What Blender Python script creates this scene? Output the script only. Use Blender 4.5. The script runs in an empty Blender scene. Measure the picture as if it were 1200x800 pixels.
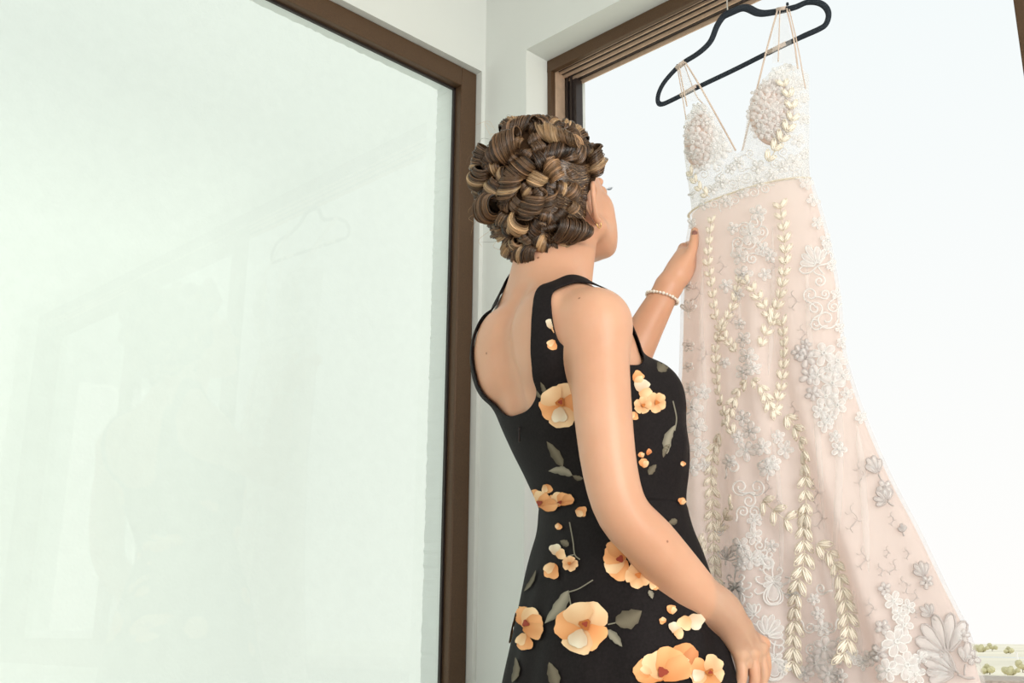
import bpy, bmesh, math, random
import numpy as np
from mathutils import Vector, Matrix
from mathutils.bvhtree import BVHTree

random.seed(7)
RNG = np.random.default_rng(11)
scene = bpy.context.scene
COL = scene.collection

# ------------------------------------------------------------------ camera
FOC, PITCH, ROLL, EYE = 1230.0, math.radians(15.67), math.radians(-0.42), 0.82
F0 = np.array([-.70710678, .70710678, 0.0]); R0 = np.array([.70710678, .70710678, 0.0]); ZUP = np.array([0, 0, 1.0])
CAM = -(2.4 * F0 - .073 * R0) + EYE * ZUP
FW = F0 * math.cos(PITCH) + ZUP * math.sin(PITCH)
_u0 = -F0 * math.sin(PITCH) + ZUP * math.cos(PITCH)
RT = R0 * math.cos(ROLL) - _u0 * math.sin(ROLL)
UP = _u0 * math.cos(ROLL) + R0 * math.sin(ROLL)
cam_data = bpy.data.cameras.new('camera'); cam = bpy.data.objects.new('camera', cam_data); COL.objects.link(cam)
cam_data.sensor_fit = 'HORIZONTAL'; cam_data.sensor_width = 36.0; cam_data.lens = 36.0 * FOC / 1200.0
cam_data.clip_start = .05; cam_data.clip_end = 3000
cam.matrix_world = Matrix([[RT[0], UP[0], -FW[0], CAM[0]], [RT[1], UP[1], -FW[1], CAM[1]], [RT[2], UP[2], -FW[2], CAM[2]], [0, 0, 0, 1]])
scene.camera = cam

# ------------------------------------------------------------------ light and exposure
scene.view_settings.view_transform = 'Standard'; scene.view_settings.look = 'None'
scene.view_settings.gamma = 1.0; scene.view_settings.use_curve_mapping = False
scene.view_settings.exposure = 0.0
world = bpy.data.worlds.new('hazy_sky'); scene.world = world; world.use_nodes = True
wn = world.node_tree; wn.nodes.clear()
w_out = wn.nodes.new('ShaderNodeOutputWorld'); w_bg = wn.nodes.new('ShaderNodeBackground')
w_tc = wn.nodes.new('ShaderNodeTexCoord'); w_sep = wn.nodes.new('ShaderNodeSeparateXYZ'); w_ramp = wn.nodes.new('ShaderNodeValToRGB')
wn.links.new(w_tc.outputs['Generated'], w_sep.inputs[0]); wn.links.new(w_sep.outputs['Z'], w_ramp.inputs[0])
w_ramp.color_ramp.elements[0].position = 0.0; w_ramp.color_ramp.elements[0].color = (.96, .945, .925, 1)
w_ramp.color_ramp.elements[1].position = .6; w_ramp.color_ramp.elements[1].color = (.86, .915, .92, 1)
wn.links.new(w_ramp.outputs[0], w_bg.inputs[0]); w_bg.inputs[1].default_value = 1.05
wn.links.new(w_bg.outputs[0], w_out.inputs[0])

def light(name, kind, loc, direction, energy, color=(1, 1, 1), **kw):
    d = bpy.data.lights.new(name, kind); o = bpy.data.objects.new(name, d); COL.objects.link(o)
    o.location = loc; o.rotation_euler = Vector(direction).to_track_quat('-Z', 'Y').to_euler()
    d.energy = energy; d.color = color
    for k, v in kw.items(): setattr(d, k, v)
    return o
light('sun', 'SUN', (3, -2, 8), (-.62, .10, -.85), .9, (1, .98, .96), angle=.03)
# unseen area lamps added to brighten the room from behind and from the side
light('back_fill_light', 'AREA', (2.3, -3.93, 1.45), (-.15, 1, .05), 13, (1, .95, .90), shape='RECTANGLE', size=2.9, size_y=1.9)
light('side_fill_light', 'AREA', (4.13, -1.5, 1.4), (-1, .12, 0), 82, (1, .955, .91), shape='RECTANGLE', size=2.0, size_y=1.7)

# ------------------------------------------------------------------ helpers
def px_ray(x, y):
    return FW + RT * ((x - 600) / FOC) + UP * ((400 - y) / FOC)
def on_plane(x, y, axis, c):
    d = px_ray(x, y); return CAM + d * ((c - CAM[axis]) / d[axis])

def tag(o, label=None, cat=None, group=None, kind=None):
    if label: o['label'] = label
    if cat: o['category'] = cat
    if group: o['group'] = group
    if kind: o['kind'] = kind
    return o
def empty(name, loc=(0, 0, 0), rz=0.0):
    o = bpy.data.objects.new(name, None); COL.objects.link(o); o.location = loc; o.rotation_euler = (0, 0, rz); o.empty_display_size = .1
    return o
def mesh_obj(name, V, Fc, mat=None, parent=None, smooth=True, world=True, mats=None, fmat=None, cols=None):
    """one mesh object; vertices in world space (world=True) or in the parent's space"""
    me = bpy.data.meshes.new(name)
    V = np.asarray(V, float).reshape(-1, 3)
    if isinstance(Fc, np.ndarray) and Fc.ndim == 2:
        n, k = Fc.shape
        me.vertices.add(len(V)); me.vertices.foreach_set('co', V.astype(np.float32).ravel())
        me.loops.add(n * k); me.loops.foreach_set('vertex_index', Fc.astype(np.int32).ravel())
        me.polygons.add(n); me.polygons.foreach_set('loop_start', np.arange(0, n * k, k, dtype=np.int32))
        me.update(calc_edges=True); me.validate()
    else:
        me.from_pydata([tuple(v) for v in V], [], [tuple(int(i) for i in f) for f in Fc]); me.update()
    if mat: me.materials.append(mat)
    for m in (mats or []): me.materials.append(m)
    if fmat is not None and len(fmat) == len(me.polygons): me.polygons.foreach_set('material_index', np.asarray(fmat, np.int32))
    if smooth: me.polygons.foreach_set('use_smooth', np.ones(len(me.polygons), bool))
    if cols is not None:
        a = me.color_attributes.new('tint', 'FLOAT_COLOR', 'POINT')
        c = np.ones((len(V), 4), np.float32); c[:, :3] = cols; a.data.foreach_set('color', c.ravel())
    o = bpy.data.objects.new(name, me); COL.objects.link(o)
    if parent:
        o.parent = parent
        if world:
            bpy.context.view_layer.update()
            o.matrix_parent_inverse = parent.matrix_world.inverted()
    return o

class MB:
    """collects simple pieces into one mesh"""
    def __init__(s): s.V = []; s.F = []; s.C = []
    def add(s, V, Fc, col=None):
        n = len(s.V); s.V += [tuple(v) for v in V]; s.F += [tuple(i + n for i in f) for f in Fc]
        s.C += [col if col is not None else (1, 1, 1)] * len(V); return s
    def box(s, x0, x1, y0, y1, z0, z1):
        V = [(x, y, z) for x in (x0, x1) for y in (y0, y1) for z in (z0, z1)]
        return s.add(V, [(0, 1, 3, 2), (4, 6, 7, 5), (0, 4, 5, 1), (2, 3, 7, 6), (0, 2, 6, 4), (1, 5, 7, 3)])
    def tube(s, pts, r, n=6, cap=True, col=None, flat=1.0, nrm=None):
        V, Fc = tube_geo(pts, r, n, cap, flat, nrm); return s.add(V, Fc, col)
    def build(s, name, mat, parent=None, smooth=False, bevel=0, cols=False, world=True):
        o = mesh_obj(name, s.V, s.F, mat, parent, smooth, world, cols=np.array(s.C) if cols else None)
        if bevel:
            b = o.modifiers.new('bevel', 'BEVEL'); b.width = bevel; b.segments = 2; b.limit_method = 'ANGLE'
        return o

def frames(P):
    P = np.asarray(P, float); T = np.gradient(P, axis=0); T /= np.linalg.norm(T, axis=1)[:, None] + 1e-12
    ref = np.array([0, 0, 1.0]) if abs(T[0][2]) < .9 else np.array([1.0, 0, 0])
    n = np.cross(T[0], ref); n /= np.linalg.norm(n); N = [n]
    for i in range(1, len(P)):
        n = N[-1] - T[i] * (N[-1] @ T[i]); n /= np.linalg.norm(n) + 1e-12; N.append(n)
    N = np.array(N); return T, N, np.cross(T, N)
def tube_geo(pts, r, n=6, cap=True, flat=1.0, nrm=None):
    P = np.asarray(pts, float); T, N, B = frames(P)
    if nrm is not None:
        B = np.asarray(nrm, float) + np.zeros_like(P); B = B - T * (B * T).sum(1)[:, None]; B /= np.linalg.norm(B, axis=1)[:, None] + 1e-12; N = np.cross(B, T)
    r = np.broadcast_to(np.asarray(r, float), (len(P),))
    a = np.arange(n) * 2 * math.pi / n
    V = (P[:, None] + N[:, None] * (np.cos(a)[None, :, None] * r[:, None, None]) + B[:, None] * (np.sin(a)[None, :, None] * r[:, None, None] * flat)).reshape(-1, 3)
    m = len(P); Fc = [(i * n + j, i * n + (j + 1) % n, (i + 1) * n + (j + 1) % n, (i + 1) * n + j) for i in range(m - 1) for j in range(n)]
    if cap: Fc += [tuple(range(n - 1, -1, -1)), tuple((m - 1) * n + j for j in range(n))]
    return V, Fc
def spline(pts, n):
    """Catmull-Rom through points, n samples"""
    P = np.asarray(pts, float)
    if len(P) < 3: return P[0] + (P[-1] - P[0]) * np.linspace(0, 1, n)[:, None]
    Q = np.vstack([2 * P[0] - P[1], P, 2 * P[-1] - P[-2]]); m = len(P) - 1
    t = np.linspace(0, m, n); i = np.minimum(t.astype(int), m - 1); f = (t - i)[:, None]
    a, b, c, d = Q[i], Q[i + 1], Q[i + 2], Q[i + 3]
    return .5 * ((2 * b) + (c - a) * f + (2 * a - 5 * b + 4 * c - d) * f ** 2 + (3 * b - a - 3 * c + d) * f ** 3)
def smooth_interp(x, xs, ys):
    """monotone-ish cubic interpolation (Hermite with finite-difference slopes)"""
    xs = np.asarray(xs, float); ys = np.asarray(ys, float); m = np.gradient(ys, xs)
    x = np.clip(x, xs[0], xs[-1]); i = np.clip(np.searchsorted(xs, x) - 1, 0, len(xs) - 2)
    h = xs[i + 1] - xs[i]; t = (x - xs[i]) / h
    return (2 * t ** 3 - 3 * t ** 2 + 1) * ys[i] + (t ** 3 - 2 * t ** 2 + t) * h * m[i] + (-2 * t ** 3 + 3 * t ** 2) * ys[i + 1] + (t ** 3 - t ** 2) * h * m[i + 1]

# ------------------------------------------------------------------ materials
def mat_base(name):
    m = bpy.data.materials.new(name); m.use_nodes = True; nt = m.node_tree
    return m, nt, nt.nodes['Principled BSDF'], nt.nodes['Material Output']
def node(nt, typ, **kw):
    n = nt.nodes.new(typ)
    for k, v in kw.items():
        if k in n.inputs: n.inputs[k].default_value = v
        else: setattr(n, k, v)
    return n
def ramp_node(nt, stops):
    r = nt.nodes.new('ShaderNodeValToRGB'); e = r.color_ramp.elements
    while len(e) > 1: e.remove(e[-1])
    e[0].position = stops[0][0]; e[0].color = (*stops[0][1], 1)
    for p, c in stops[1:]: k = e.new(p); k.color = (*c, 1)
    return r
def plain(name, col, rough=.6, metal=0.0, noise=0.0, nscale=40, bump=0.0, bscale=200, spec=.5, stretch=None, detail=4):
    m, nt, b, out = mat_base(name)
    b.inputs['Roughness'].default_value = rough; b.inputs['Metallic'].default_value = metal; b.inputs['Specular IOR Level'].default_value = spec
    tc = node(nt, 'ShaderNodeTexCoord'); src = tc.outputs['Object']
    if stretch:
        mp = node(nt, 'ShaderNodeMapping'); mp.inputs['Scale'].default_value = stretch; nt.links.new(src, mp.inputs[0]); src = mp.outputs[0]
    c = np.array(col)
    nz = node(nt, 'ShaderNodeTexNoise', Scale=nscale, Detail=detail); nt.links.new(src, nz.inputs['Vector'])
    r = ramp_node(nt, [(.3, tuple(np.clip(c * (1 - noise), 0, 1))), (.7, tuple(np.clip(c * (1 + noise), 0, 1)))])
    nt.links.new(nz.outputs[0], r.inputs[0]); nt.links.new(r.outputs[0], b.inputs['Base Color'])
    if bump:
        n2 = node(nt, 'ShaderNodeTexNoise', Scale=bscale, Detail=5); nt.links.new(src, n2.inputs['Vector'])
        bp = node(nt, 'ShaderNodeBump', Strength=bump, Distance=.002); nt.links.new(n2.outputs[0], bp.inputs['Height']); nt.links.new(bp.outputs[0], b.inputs['Normal'])
    return m
def tinted(name, rough=.6, spec=.4, bump=0.0, bscale=600, sheen=0.0):
    m, nt, b, out = mat_base(name)
    a = node(nt, 'ShaderNodeVertexColor', layer_name='tint'); nt.links.new(a.outputs[0], b.inputs['Base Color'])
    b.inputs['Roughness'].default_value = rough; b.inputs['Specular IOR Level'].default_value = spec
    b.inputs['Sheen Weight'].default_value = sheen
    return m
def cloth(name, col, trans=.4, sheer=0.0, rough=.8, noise=.04, nscale=60, tcol=None, bump=0.0, bscale=300, pattern=None):
    """diffuse + translucent cloth; sheer = share of light that passes straight through"""
    m, nt, b, out = mat_base(name); nt.nodes.remove(b)
    tc = node(nt, 'ShaderNodeTexCoord'); nz = node(nt, 'ShaderNodeTexNoise', Scale=nscale, Detail=4); nt.links.new(tc.outputs['Object'], nz.inputs['Vector'])
    c = np.array(col); r = ramp_node(nt, [(.3, tuple(c * (1 - noise))), (.7, tuple(np.clip(c * (1 + noise), 0, 1)))]); nt.links.new(nz.outputs[0], r.inputs[0])
    d = node(nt, 'ShaderNodeBsdfDiffuse'); t = node(nt, 'ShaderNodeBsdfTranslucent'); nt.links.new(r.outputs[0], d.inputs[0])
    if tcol: t.inputs[0].default_value = (*tcol, 1)
    else: nt.links.new(r.outputs[0], t.inputs[0])
    if bump:
        n2 = node(nt, 'ShaderNodeTexNoise', Scale=bscale, Detail=5); nt.links.new(tc.outputs['Object'], n2.inputs['Vector'])
        bp = node(nt, 'ShaderNodeBump', Strength=bump, Distance=.002); nt.links.new(n2.outputs[0], bp.inputs['Height']); nt.links.new(bp.outputs[0], d.inputs['Normal'])
    mx = node(nt, 'ShaderNodeMixShader'); mx.inputs[0].default_value = trans; nt.links.new(d.outputs[0], mx.inputs[1]); nt.links.new(t.outputs[0], mx.inputs[2])
    last = mx
    if sheer > 0:
        tr = node(nt, 'ShaderNodeBsdfTransparent'); m2 = node(nt, 'ShaderNodeMixShader'); m2.inputs[0].default_value = sheer
        if pattern:
            vz = node(nt, 'ShaderNodeTexVoronoi', Scale=pattern, feature='DISTANCE_TO_EDGE'); nt.links.new(tc.outputs['Object'], vz.inputs['Vector'])
            rr = ramp_node(nt, [(.02, (sheer * .35,) * 3), (.06, (sheer,) * 3)]); nt.links.new(vz.outputs[0], rr.inputs[0]); nt.links.new(rr.outputs[0], m2.inputs[0])
        nt.links.new(mx.outputs[0], m2.inputs[1]); nt.links.new(tr.outputs[0], m2.inputs[2]); last = m2
    nt.links.new(last.outputs[0], out.inputs[0])
    return m
def glass(name, tint):
    m, nt, b, out = mat_base(name); nt.nodes.remove(b)
    tr = node(nt, 'ShaderNodeBsdfTransparent', Color=(*tint, 1)); gl = node(nt, 'ShaderNodeBsdfGlossy', Roughness=0.0)
    fr = node(nt, 'ShaderNodeFresnel', IOR=1.52); mx = node(nt, 'ShaderNodeMixShader')
    nt.links.new(fr.outputs[0], mx.inputs[0]); nt.links.new(tr.outputs[0], mx.inputs[1]); nt.links.new(gl.outputs[0], mx.inputs[2]); nt.links.new(mx.outputs[0], out.inputs[0])
    return m

# ================================================================== the room
M_wall = plain('wall_paint', (.685, .72, .69), .85, noise=.012, nscale=3, bump=.12, bscale=350)
M_ceil = plain('ceiling_paint', (.82, .82, .80), .9, noise=.01, nscale=2)
M_stucco = plain('white_stucco', (.88, .895, .88), .95, noise=.012, nscale=26, bump=.55, bscale=90)
M_bronze = plain('bronze_aluminium', (.092, .050, .024), .45, .25, noise=.12, nscale=300, bump=.1, bscale=900)
M_rail = plain('worn_rail_metal', (.62, .45, .32), .35, .3, noise=.1, nscale=60)
M_darkalu = plain('dark_aluminium', (.03, .022, .02), .45, .2, noise=.1, nscale=80)
M_glass = glass('green_tinted_glass', (.90, .968, .92))
M_floor = plain('floor_tile', (.52, .48, .43), .4, noise=.06, nscale=4)
M_stone = plain('sill_stone', (.58, .52, .46), .8, noise=.2, nscale=120, bump=.5, bscale=200)

XR, YB, ZC = 4.2, -4.0, 2.42
tag(MB().box(-.12, XR + .1, YB - .1, .24, -.12, 0).build('floor', M_floor), kind='structure')
tag(MB().box(-.12, XR + .1, YB - .1, .24, ZC, ZC + .15).build('ceiling', M_ceil), kind='structure')
# wall with the large fixed pane: opening y -3.2..-.012, z .04..2.205
b = MB()
b.box(-.12, 0, YB, .24, 2.205, ZC); b.box(-.12, 0, YB, .24, 0, .04); b.box(-.12, 0, YB, -3.2, .04, 2.205); b.box(-.12, 0, -.012, .24, .04, 2.205)
wall_left = tag(b.build('wall_left', M_wall), kind='structure')
# outer leaf, narrower opening, rough render
def rough_reveal():
    n = 90; V = []; Fc = []
    rng = np.random.default_rng(3)
    def strip(A, B, depth_dir, nn):
        base = len(V)
        for i in range(nn + 1):
            t = i / nn; p = np.array(A) * (1 - t) + np.array(B) * t
            j = rng.normal(0, .0009)
            V.append(tuple(p)); V.append(tuple(p + np.array(depth_dir) + np.array([0, j * (A[1] == B[1]), j * (A[1] != B[1])])))
        for i in range(nn): Fc.append((base + 2 * i, base + 2 * i + 1, base + 2 * i + 3, base + 2 * i + 2))
    strip((-.05, -.057, .06), (-.05, -.057, 2.182), (-.07, 0, 0), 260)
    strip((-.05, -.057, 2.182), (-.05, -3.15, 2.182), (-.07, 0, 0), 260)
    return V, Fc
bb = MB(); V, Fc = rough_reveal(); bb.add(V, Fc)
bb.box(-.119, -.049, -.056, .2, .03, 2.5); bb.box(-.119, -.049, -3.3, .2, 2.183, 2.55); bb.box(-.119, -.049, -3.4, -3.15, .03, 2.3)
bb.build('outer_reveal', M_stucco, wall_left)
# wall with the open sliding window: opening x .145..2.95, z .727..2.212
b = MB()
b.box(-.12, .145, 0, .22, 0, ZC); b.box(.145, 2.95, 0, .22, 2.212, ZC); b.box(.145, 2.95, 0, .22, 0, .70); b.box(2.95, XR, 0, .22, 0, ZC)
wall_right = tag(b.build('wall_right', M_wall), kind='structure')
tag(MB().box(.146, 2.949, .165, .40, .69, .757).build('trim_1', M_stone, bevel=.006), kind='structure')
# the walls behind the camera, each with an opening added for its fill lamp
b = MB(); b.box(-.12, .8, YB - .12, YB, 0, ZC); b.box(3.8, XR, YB - .12, YB, 0, ZC); b.box(.8, 3.8, YB - .12, YB, 0, .45); b.box(.8, 3.8, YB - .12, YB, 2.42, ZC)
tag(b.build('wall_back', M_wall), kind='structure')
b = MB(); b.box(XR, XR + .12, YB, -2.55, 0, ZC); b.box(XR, XR + .12, -.45, .22, 0, ZC); b.box(XR, XR + .12, -2.55, -.45, 0, .5); b.box(XR, XR + .12, -2.55, -.45, 2.3, ZC)
tag(b.build('wall_near', M_wall), kind='structure')

# ---- window_1: large fixed pane in a bronze frame
w1 = tag(empty('window_1', (-.03, -1.6, .04)), kind='structure')
b = MB(); x0, x1 = -.05, -.018
b.box(x0, x1, -.064, -.013, .041, 2.204); MB
b.box(x0, x1, -3.19, -.064, 2.152, 2.204); b.box(x0, x1, -3.19, -3.14, .041, 2.152); b.box(x0, x1, -3.14, -.064, .041, .092)
b.build('window_frame', M_bronze, w1, bevel=.003)
b = MB(); b.box(-.047, -.040, -.070, -.0645, .09, 2.155); b.box(-.047, -.040, -3.14, -.0645, 2.1465, 2.152)
b.build('glazing_gasket', M_darkalu, w1)
mesh_obj('window_pane', [(-.041, -3.15, .08), (-.041, -.06, .08), (-.041, -.06, 2.16), (-.041, -3.15, 2.16)], [(0, 1, 2, 3)], M_glass, w1, smooth=False)

# ---- window_2: bronze sliding window, one leaf open
w2 = tag(empty('window_2', (1.5, .1, .757)), kind='structure')
b = MB()
b.box(.146, .159, .075, .155, .701, 2.211)                    # near jamb
b.box(2.936, 2.949, .075, .155, .701, 2.211)
b.box(.159, 2.936, .075, .155, .701, .735)
b.build('window_frame', M_bronze, w2, bevel=.0015)
b = MB(); b.box(.146, 2.949, .074, .088, 2.178, 2.211); b.box(.146, 2.949, .088, .160, 2.198, 2.211)
b.build('frame_head', M_bronze, w2, bevel=.0015)
b = MB(); b.box(.1595, .1612, .089, .124, .735, 2.197)
b.build('jamb_liner', M_rail, w2)
for k, (y, z) in enumerate([(.0905, 2.184), (.103, 2.181), (.117, 2.176), (.131, 2.170), (.1475, 2.160)]):
    r_ = MB(); r_.box(.161, 2.935, y, y + .0022, z, 2.199); r_.box(.161, 2.935, y, y + .0028, z - .002, z)
    r_.build('track_rail', M_rail, w2)
for k, (y, z) in enumerate([(.094, 2.186), (.1075, 2.182), (.1215, 2.177), (.1355, 2.168)]):
    MB().box(.161, 2.935, y, y + .009, z, 2.199).build('track_groove', M_darkalu, w2)
b = MB(); b.box(.161, .197, .126, .150, .735, 2.165); b.box(.168, .172, .121, .126, .735, 2.175); b.box(.181, .185, .121, .126, .735, 2.175)
b.build('closing_stile', M_darkalu, w2)
for k, xs in enumerate([(1.232, 2.08, .100), (2.02, 2.936, .134)]):
    xa, xb, yy = xs
    b = MB(); b.box(xa, xa + .07, yy, yy + .024, .735, 2.176); b.box(xb - .07, xb, yy, yy + .024, .735, 2.176)
    b.box(xa + .07, xb - .07, yy, yy + .024, .735, .80); b.box(xa + .07, xb - .07, yy, yy + .024, 2.11, 2.176)
    leaf = b.build('sliding_leaf', M_bronze, w2, bevel=.002)
    mesh_obj('leaf_pane', [(xa + .06, yy + .012, .83), (xb - .06, yy + .012, .83), (xb - .06, yy + .012, 2.12), (xa + .06, yy + .012, 2.12)], [(0, 1, 2, 3)], M_glass, leaf, smooth=False)

# ================================================================== outside
M_field = plain('haze_paled_fields', (.76, .71, .57), 1.0, noise=.12, nscale=.02, stretch=(1, .25, 1))  # paled: distant haze and glare are put into the field colour
M_water = plain('pale_water', (.62, .74, .82), .3)
M_tree = plain('haze_paled_leaves', (.60, .56, .34), .9, noise=.2, nscale=.6)  # leaf colour lightened to carry the haze and overexposure
M_plaster = plain('white_plaster', (.92, .9, .87), .9)  # even off-white plaster
tag(MB().box(-1.72, -1.6, -7, 1.9, -9, 6.5).build('wall_outside', M_stucco), kind='structure')
GZ = -9.0
tag(mesh_obj('ground', [(-1500, 3, GZ), (1500, 3, GZ), (1500, 2600, GZ), (-1500, 2600, GZ)], [(0, 1, 2, 3)], M_field, smooth=False), kind='structure')
def tree_mesh(seed):
    rng = np.random.default_rng(seed); bm = bmesh.new()
    for k in range(9):
        c = rng.normal(0, 1, 3) * (.75, .75, .38) + (0, 0, 1.35); r = rng.uniform(.55, .95)
        g = bmesh.ops.create_icosphere(bm, subdivisions=2, radius=r, matrix=Matrix.Translation(c))
        for v in g['verts']: v.co += Vector(rng.normal(0, .06, 3))
    me = bpy.data.meshes.new('crown'); bm.to_mesh(me); bm.free(); me.materials.append(M_tree); return me
TREES = [tree_mesh(i) for i in range(3)]
trunk_geo = tube_geo([(0, 0, 0), (.03, 0, .6), (0, .02, 1.3)], [.14, .1, .06], 7)
trunk_me = bpy.data.meshes.new('trunk'); trunk_me.from_pydata([tuple(v) for v in trunk_geo[0]], [], trunk_geo[1]); trunk_me.materials.append(plain('bark', (.3, .24, .18), .9, noise=.2))
def tree_at(px, py_base, size, k, label, group=None):
    d = px_ray(px, py_base); p = CAM + d * ((GZ - CAM[2]) / d[2])
    t = tag(empty('tree', p, rz=k * 1.3), label, 'tree', group); t.scale = (size,) * 3
    for nm, me in (('crown', TREES[k % 3]), ('trunk', trunk_me)):
        o = bpy.data.objects.new(nm, me); COL.objects.link(o); o.parent = t
tree_at(1160, 790, 1.15, 0, 'round bushy tree nearest the window sill, close to the lace hem')
tree_at(1187, 791, 1.1, 1, 'bushy tree near the window sill below the white chimney')
tree_at(1199, 788, 1.2, 2, 'bushy tree near the sill at the very edge of the view')
tree_at(1152, 764, 2.6, 1, 'pale tree at the far side of the field just beside the lace hem')
tree_at(1163, 763, 2.2, 2, 'low pale tree at the far field edge, second from the hem')
tree_at(1184, 766, 2.0, 0, 'low tree at the bank before the strip of water')
for i, x in enumerate(range(1140, 1215, 7)):
    tree_at(x, 750.6 + .3 * math.sin(i * 2.1), 5.2 + 2.2 * math.sin(i * 1.7), i, 'tiny hazy tree in the row on the far horizon', 'horizon trees')
d = px_ray(1175, 770); pw = CAM + d * ((GZ + .05 - CAM[2]) / d[2])
tag(mesh_obj('river', [pw + np.array(v) for v in ((-60, -9, 0), (60, -9, 0), (60, 9, 0), (-60, 9, 0))], [(0, 1, 2, 3)], M_water, smooth=False), 'pale strip of water crossing the distant fields', 'river')
d = px_ray(1193, 780); pc = CAM + d * ((GZ - CAM[2]) / d[2])
t = tag(empty('chimney', pc), 'white slender chimney standing in the distant fields', 'chimney')
b = MB(); b.tube([(0, 0, 0), (0, 0, 2.4), (0, 0, 4.9)], [.62, .5, .42], 12); o = b.build('shaft', M_plaster, t, smooth=False, world=False)
b = MB(); b.tube([(0, 0, 4.8), (0, 0, 5.1)], [.55, .55], 12); b.build('rim', M_plaster, t, world=False)

# ================================================================== implicit-surface modelling
def smin(a, b, k):
    h = np.clip(.5 + .5 * (a - b) / k, 0, 1); return a * (1 - h) + b * h - k * h * (1 - h)
class Prim:
    def __init__(s, fn, lo, hi, k=.012, op='u', tags=()): s.fn, s.lo, s.hi, s.k, s.op, s.tags = fn, np.array(lo, float), np.array(hi, float), k, op, set(tags)
def cone(a, b, ra, rb, k=.012, op='u', tags=()):
    a = np.array(a, float); b = np.array(b, float); ba = b - a; L = ba @ ba + 1e-12; m = max(ra, rb)
    def fn(X, Y, Z):
        px, py, pz = X - a[0], Y - a[1], Z - a[2]; t = np.clip((px * ba[0] + py * ba[1] + pz * ba[2]) / L, 0, 1)
        return np.sqrt((px - t * ba[0]) ** 2 + (py - t * ba[1]) ** 2 + (pz - t * ba[2]) ** 2) - (ra + (rb - ra) * t)
    return Prim(fn, np.minimum(a, b) - m, np.maximum(a, b) + m, k, op, tags)
def chain(pts, rad, k=.012, op='u', tags=(), ki=.003):
    """one limb: rounded cones along a smooth line through pts, joined without swelling, blended into the rest with k"""
    n = (len(pts) - 1) * 3 + 1 if len(pts) > 2 else 2
    PR_ = spline(np.column_stack([np.asarray(pts, float), np.asarray(rad, float)]), n)
    segs = [cone(PR_[i, :3], PR_[i + 1, :3], PR_[i, 3], PR_[i + 1, 3]) for i in range(n - 1)]
    def fn(X, Y, Z):
        d = None
        for s in segs:
            e = s.fn(X, Y, Z); d = e if d is None else np.minimum(d, e)
        return d
    return [Prim(fn, np.min([s.lo for s in segs], 0), np.max([s.hi for s in segs], 0), k, op, tags)]
def ell(c, r, k=.012, R=None, op='u', tags=()):
    c = np.array(c, float); r = np.array(r, float); M = np.eye(3) if R is None else np.array(R, float)   # rows of M: local axes
    ext = np.sqrt(((M * r[:, None]) ** 2).sum(0))
    def fn(X, Y, Z):
        d = (X - c[0], Y - c[1], Z - c[2])
        q = [M[i][0] * d[0] + M[i][1] * d[1] + M[i][2] * d[2] for i in range(3)]
        k0 = np.sqrt(sum((q[i] / r[i]) ** 2 for i in range(3))); k1 = np.sqrt(sum((q[i] / r[i] ** 2) ** 2 for i in range(3))) + 1e-9
        return k0 * (k0 - 1) / k1
    return Prim(fn, c - ext, c + ext, k, op, tags)
def loft(rows, k=.02, tags=(), n=2.3):
    """rows: z, cx, cy, a, b (ellipse half axes), from low to high"""
    A = np.array(rows, float); zs = A[:, 0]
    def fn(X, Y, Z):
        z = np.asarray(Z).ravel(); cx, cy, a, b_ = [smooth_interp(z, zs, A[:, i]).reshape(np.shape(Z)) for i in (1, 2, 3, 4)]
        r = ((np.abs(X - cx) / a) ** n + (np.abs(Y - cy) / b_) ** n) ** (1 / n)
        d = (r - 1) * np.minimum(a, b_) * 1.0
        return np.maximum(np.maximum(d, (Z - zs[-1])), (zs[0] - Z)) + 0 * X
    lo = [min(A[:, 1] - A[:, 3]), min(A[:, 2] - A[:, 4]), zs[0]]; hi = [max(A[:, 1] + A[:, 3]), max(A[:, 2] + A[:, 4]), zs[-1]]
    return Prim(fn, lo, hi, k, 'u', tags)
def field(prims, xs, ys, zs, margin=.03):
    D = np.full((len(xs), len(ys), len(zs)), .2, np.float32)
    for p in prims:
        m = margin + p.k; s = []
        for ax, arr in enumerate((xs, ys, zs)):
            i0 = np.searchsorted(arr, p.lo[ax] - m); i1 = np.searchsorted(arr, p.hi[ax] + m); s.append((i0, i1))
        if any(a >= b_ for a, b_ in s): continue
        X = xs[s[0][0]:s[0][1]][:, None, None]; Y = ys[s[1][0]:s[1][1]][None, :, None]; Z = zs[s[2][0]:s[2][1]][None, None, :]
        d = np.asarray(p.fn(X, Y, Z), np.float32); sl = (slice(*s[0]), slice(*s[1]), slice(*s[2]))
        if p.op == 'u': D[sl] = smin(D[sl], d, p.k)
        else: D[sl] = -smin(-D[sl], d, p.k)
    return D
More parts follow.
